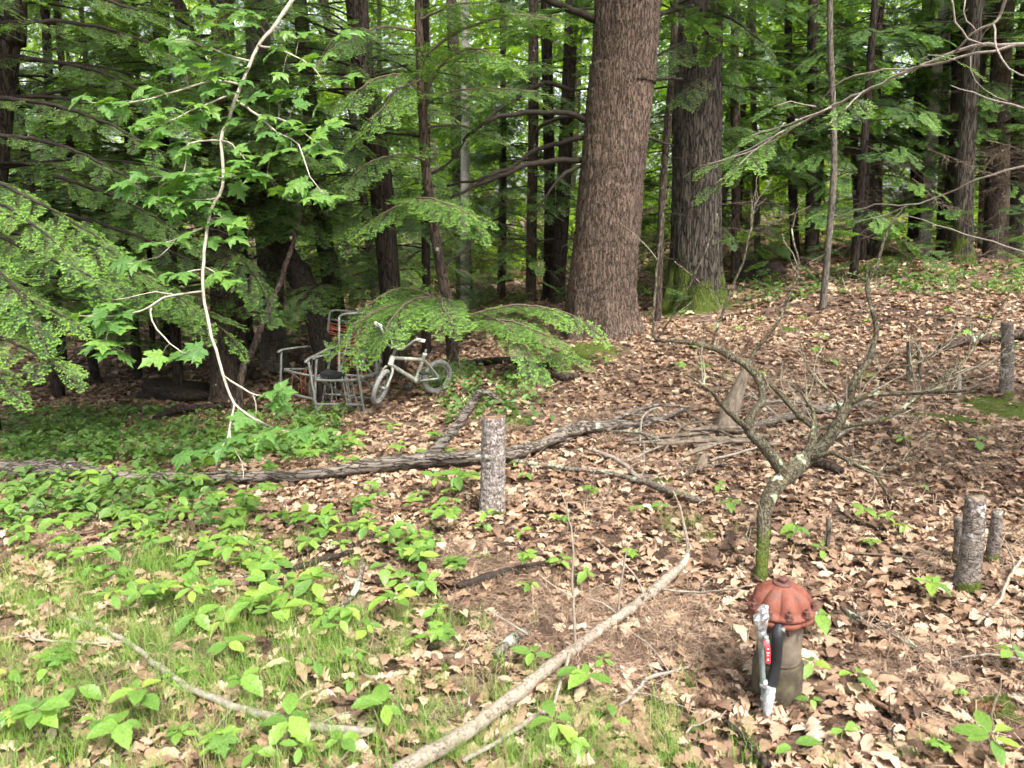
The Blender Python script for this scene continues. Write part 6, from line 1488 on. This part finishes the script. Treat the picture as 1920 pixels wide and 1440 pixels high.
# ------------------------------------------------------------------ pine cone
h = hit(1842, 1338); cone = thing('pine_cone', 'brown scaly pine cone lying in the leaves near the edge', 'pine cone', h)
ax = Vector((1, -.15, .05)).normalized(); Rm = ax.to_track_quat('Z', 'Y').to_matrix()
mb = MB(); mb.lathe([(.004, -.048), (.014, -.03), (.017, 0), (.012, .03), (.003, .048)], 12); mb.v = [h + Vector((0, 0, .02)) + Rm @ p for p in mb.v]; part('core', mb, M['rust_wood'], cone)
for i in range(9):
    for j in range(8):
        a = 2 * pi * (j + .5 * (i % 2)) / 8; z = -.043 + i * .0105; rr_ = .020 * sin(pi * (i + 1) / 10.5) ** .7
        c_ = h + Vector((0, 0, .02)) + Rm @ Vector((rr_ * cos(a), rr_ * sin(a), z)); o_ = Rm @ Vector((cos(a), sin(a), .5)); sd = Rm @ Vector((-sin(a), cos(a), 0)); u_ = Rm @ Vector((0, 0, 1))
        mb = MB(); mb.add([c_ - sd * .006, c_ + sd * .006, c_ + sd * .005 + o_ * .008, c_ - sd * .005 + o_ * .008, c_ + u_ * .003], [(0, 1, 2, 3), (0, 4, 1), (1, 4, 2), (2, 4, 3), (3, 4, 0)])
        part('scale', mb, M['cut_wood'] if (i + j) % 3 else M['rust_wood'], cone, False)

# ------------------------------------------------------------------ seedlings
rs = random.Random(31)
LM = [('the well', wb), ('the cut post', hit(922, 966)), ('the birch stumps', hit(1830, 1090)), ('the crooked tree', ct_b), ('the pale pole', hit(1080, 1230)), ('the massive hemlock', hit(1130, 640)),
      ('the fallen log', hit(300, 915)), ('the fallen log', hit(600, 905)), ('the lawn chairs', hit(640, 765)), ('the mossy hump', hit(1850, 770)), ('the black stick', hit(560, 1075)), ('the grassy branch', hit(430, 1335)),
      ('the twin cut stems', hit(1715, 715)), ('the splinter heap', hit(1320, 845)), ('the maple twigs', hit(420, 960)), ('the broken stub', hit(655, 1150)), ('the near end of the log', hit(60, 940)), ('the far pair of trunks', hit(1800, 505))]
STEM = []
for k in range(3):
    mb = MB(); mb.tube([(0, 0, -.02), (rs.uniform(-.05, .05), rs.uniform(-.05, .05), .5), (0, 0, 1)], [.016, .013, .010], 5, cap=False); STEM.append(mb.mesh('seedling_stem', [M['twig_brown'] if k else M['grass']]))
def near_label(g):
    lm, lp_ = min(LM, key=lambda q: (q[1] - g).length)
    dx, dy = g.x - lp_.x, g.y - lp_.y
    rel = ('in front of ' if dy < 0 else 'behind ') if abs(dy) > abs(dx) else 'beside '
    return lm, rel, sqrt(dx * dx + dy * dy)
ORD = ['closest', 'second closest', 'third closest', 'fourth closest', 'fifth closest', 'sixth closest', 'seventh closest', 'eighth closest', 'ninth closest', 'tenth closest', 'eleventh closest', 'twelfth closest'] + [f'{w} closest' for w in ('thirteenth', 'fourteenth', 'fifteenth', 'sixteenth', 'seventeenth', 'eighteenth', 'nineteenth', 'twentieth', 'twenty-first', 'twenty-second', 'twenty-third', 'twenty-fourth', 'twenty-fifth', 'twenty-sixth', 'twenty-seventh', 'twenty-eighth', 'twenty-ninth', 'thirtieth', 'thirty-first', 'thirty-second', 'thirty-third', 'thirty-fourth', 'thirty-fifth', 'thirty-sixth', 'thirty-seventh', 'thirty-eighth', 'thirty-ninth', 'fortieth')]
def rank_labels(objs, what):
    by = {}
    for o, words_ in objs:
        lm, rel, d_ = near_label(o.location); by.setdefault((lm, rel), []).append((d_, o, words_))
    for (lm, rel), v in by.items():
        for i, (_d, o, words_) in enumerate(sorted(v, key=lambda q: q[0])):
            o['label'] = f"{words_} {ORD[i] if i < len(ORD) else 'far'} {rel}{lm}"
RANK = []
SEED_MAPLE = []
for q_ in MAPLE[:3]:
    w_ = q_.copy(); w_.materials.clear(); w_.materials.append(M['seedling']); SEED_MAPLE.append(w_)
rank_labels([(o, 'small dry twig') for o in LOOSE], 'those')
NUM = ['no', 'one', 'two', 'three', 'four', 'five', 'six', 'seven', 'eight', 'nine', 'ten', 'eleven', 'twelve']
def seedling(px, py, h=None, leaf=None, n=None, label=None):
    g = hit(px, py); n = n or rs.choice([3, 4, 4, 5, 5, 6]); leaf = leaf or rs.uniform(.055, .10); h = h or rs.uniform(.04, .15)
    lm, lp_ = min(LM, key=lambda q: (q[1] - g).length)
    dx, dy = g.x - lp_.x, g.y - lp_.y
    rel = ('in front of ' if dy < 0 else 'behind ') if abs(dy) > abs(dx) else 'beside '
    dist = sqrt(dx * dx + dy * dy)
    size = 'large' if leaf > .088 else 'small' if leaf < .064 else 'medium'
    lab = label or f"{size} green seedling with {NUM[min(n, 12)]} leaves {'close ' if dist < .5 else 'well ' if dist > 1.1 else ''}{rel}{lm}"
    root = thing('seedling', lab, 'seedling', g, 'seedlings ' + rel + lm)
    if not label: RANK.append((root, f'{size} {NUM[min(n, 12)]}-leaved seedling'))
    o = link('stem', rs.choice(STEM), root); o.scale = (.09, .09, h)
    a0 = rs.uniform(0, 6.28); kind_ = SEED_MAPLE if (label is None and rs.random() < .16) else SEED_LEAF
    for i in range(n):
        a = a0 + 2 * pi * i / n + rs.uniform(-.35, .35); z = h * (1 - .35 * (i / n) * rs.random()); t_ = rs.uniform(-.5, .35)
        axv = Vector((cos(a), sin(a), t_)); s = leaf * rs.uniform(.5, 1.1)
        o = link('leaf', rs.choice(kind_), root, Vector((cos(a) * .006, sin(a) * .006, z))); o.scale = (s, s, s)
        o.rotation_euler = orient(axv, (rs.uniform(-.25, .25), rs.uniform(-.35, .1), 1))
for px, py, h_, lf, n_, lab in (
    (1488, 1040, .15, .075, 10, 'bushy many leaved bright seedling beside the mossy foot of the crooked tree'), (1540, 1050, .07, .07, 4, None), (1368, 965, .08, .07, 4, None), (1618, 985, .09, .075, 5, None), (1660, 995, .08, .07, 5, None), (1632, 1030, .05, .06, 4, None),
    (1745, 1130, .09, .08, 5, 'single leafy seedling in the open leaves before the birch stumps'), (1692, 1005, .06, .05, 5, None), (1530, 1195, .10, .085, 3, 'three leaved seedling touching the cap of the well on its far side'), (1520, 1275, .07, .07, 3, None), (1600, 1300, .08, .085, 3, 'three leaved seedling in the open leaves close past the well'), (1518, 1340, .06, .055, 3, None),
    (1890, 1260, .09, .09, 4, 'seedling under the thin twig at the picture edge'), (1795, 1318, .05, .035, 7, 'tiny bright seedling next to the pine cone'), (1484, 1432, .07, .08, 2, 'lone upright leaf at the bottom edge below the well'), (1578, 1392, .05, .075, 2, 'pale folded shoot poking up below the well'),
    (1850, 1440, .12, .10, 6, 'large seedling cut off at the bottom edge past the well'), (1760, 1425, .06, .05, 4, None), (1692, 840, .07, .11, 4, 'broad leaved seedling in the bare patch beyond the crooked tree'), (1832, 845, .07, .11, 3, 'broad leaved seedling before the mossy hump'), (1728, 920, .04, .07, 2, None),
    (1535, 648, .12, .09, 6, None), (1630, 718, .08, .08, 5, None), (1806, 645, .14, .09, 5, None), (1425, 610, .1, .09, 4, None), (1385, 628, .08, .08, 4, None), (1340, 625, .08, .08, 4, None), (1275, 695, .07, .09, 3, None), (1140, 685, .07, .09, 3, None), (1300, 655, .06, .08, 3, None), (1500, 605, .08, .09, 4, None),
    (1104, 950, .12, .08, 5, None), (1238, 965, .06, .07, 5, None), (1346, 925, .05, .06, 4, None), (1050, 985, .05, .07, 4, None), (1185, 1050, .05, .06, 3, None), (1190, 965, .05, .06, 4, None), (1275, 940, .05, .06, 3, None), (985, 905, .06, .06, 4, None), (880, 915, .09, .10, 6, None), (965, 880, .05, .06, 3, None),
    (1050, 1075, .08, .075, 7, None), (1100, 1095, .06, .07, 5, None), (1000, 1260, .08, .085, 4, None), (1100, 1310, .10, .095, 5, 'bright seedling growing right against the near side of the pale pole'), (1130, 1255, .05, .06, 4, None), (1150, 1385, .07, .06, 3, None), (1040, 1400, .10, .09, 5, None), (1075, 1420, .06, .07, 4, None), (975, 1015, .06, .06, 3, None), (905, 1000, .05, .06, 3, None), (905, 1055, .04, .05, 2, None), (770, 1060, .07, .07, 4, None), (855, 1085, .06, .06, 4, None),
    (650, 1195, .13, .10, 6, None), (690, 1215, .10, .09, 5, None), (740, 1170, .12, .11, 5, 'large bright seedling holding broad leaves over the needle litter'), (590, 1130, .12, .11, 6, None), (560, 1120, .10, .10, 5, None), (670, 1255, .07, .09, 3, None), (725, 1370, .10, .09, 4, None), (715, 1330, .06, .07, 3, None), (820, 1170, .07, .07, 4, None), (800, 1120, .08, .08, 5, None), (750, 1110, .08, .07, 5, None),
    (370, 1190, .09, .10, 4, None), (270, 1350, .12, .10, 6, None), (230, 1410, .10, .085, 5, None), (150, 1330, .09, .09, 4, None), (80, 1405, .14, .105, 8, 'large soft bright seedling in the near corner of the picture'), (30, 1390, .11, .09, 5, None), (190, 1380, .06, .06, 4, None), (340, 1400, .06, .06, 5, None), (20, 1290, .06, .07, 4, None), (330, 1290, .05, .06, 3, None), (480, 1440, .06, .06, 4, None), (640, 1420, .06, .07, 4, None), (660, 1300, .05, .05, 3, None), (590, 1265, .05, .06, 3, None), (455, 1320, .10, .10, 5, 'bright seedling growing up through the branch in the grass'), (420, 1425, .09, .09, 5, None), (545, 1395, .10, .10, 5, None), (430, 1240, .08, .09, 5, None), (110, 1250, .06, .08, 4, None), (90, 1280, .06, .06, 3, None), (565, 1435, .07, .08, 3, None)):
    seedling(px, py, h_, lf, n_, lab)
for (x0, x1, y0_, y1_, n_, l0, l1) in ((430, 860, 925, 1075, 60, .065, .105), (0, 420, 915, 1060, 54, .065, .105), (300, 560, 1060, 1190, 20, .07, .105), (0, 330, 1050, 1180, 14, .06, .095), (0, 640, 800, 885, 46, .07, .11), (380, 860, 800, 880, 26, .07, .11), (1250, 1900, 570, 720, 12, .06, .09), (720, 1000, 990, 1130, 8, .05, .08), (560, 860, 1090, 1230, 8, .06, .10)):
    for _ in range(n_):
        # plants gather in patches
        px, py = rs.uniform(x0, x1), rs.uniform(y0_, y1_)
        seedling(px, py, None, rs.uniform(l0, l1))
rank_labels(RANK, 'those')
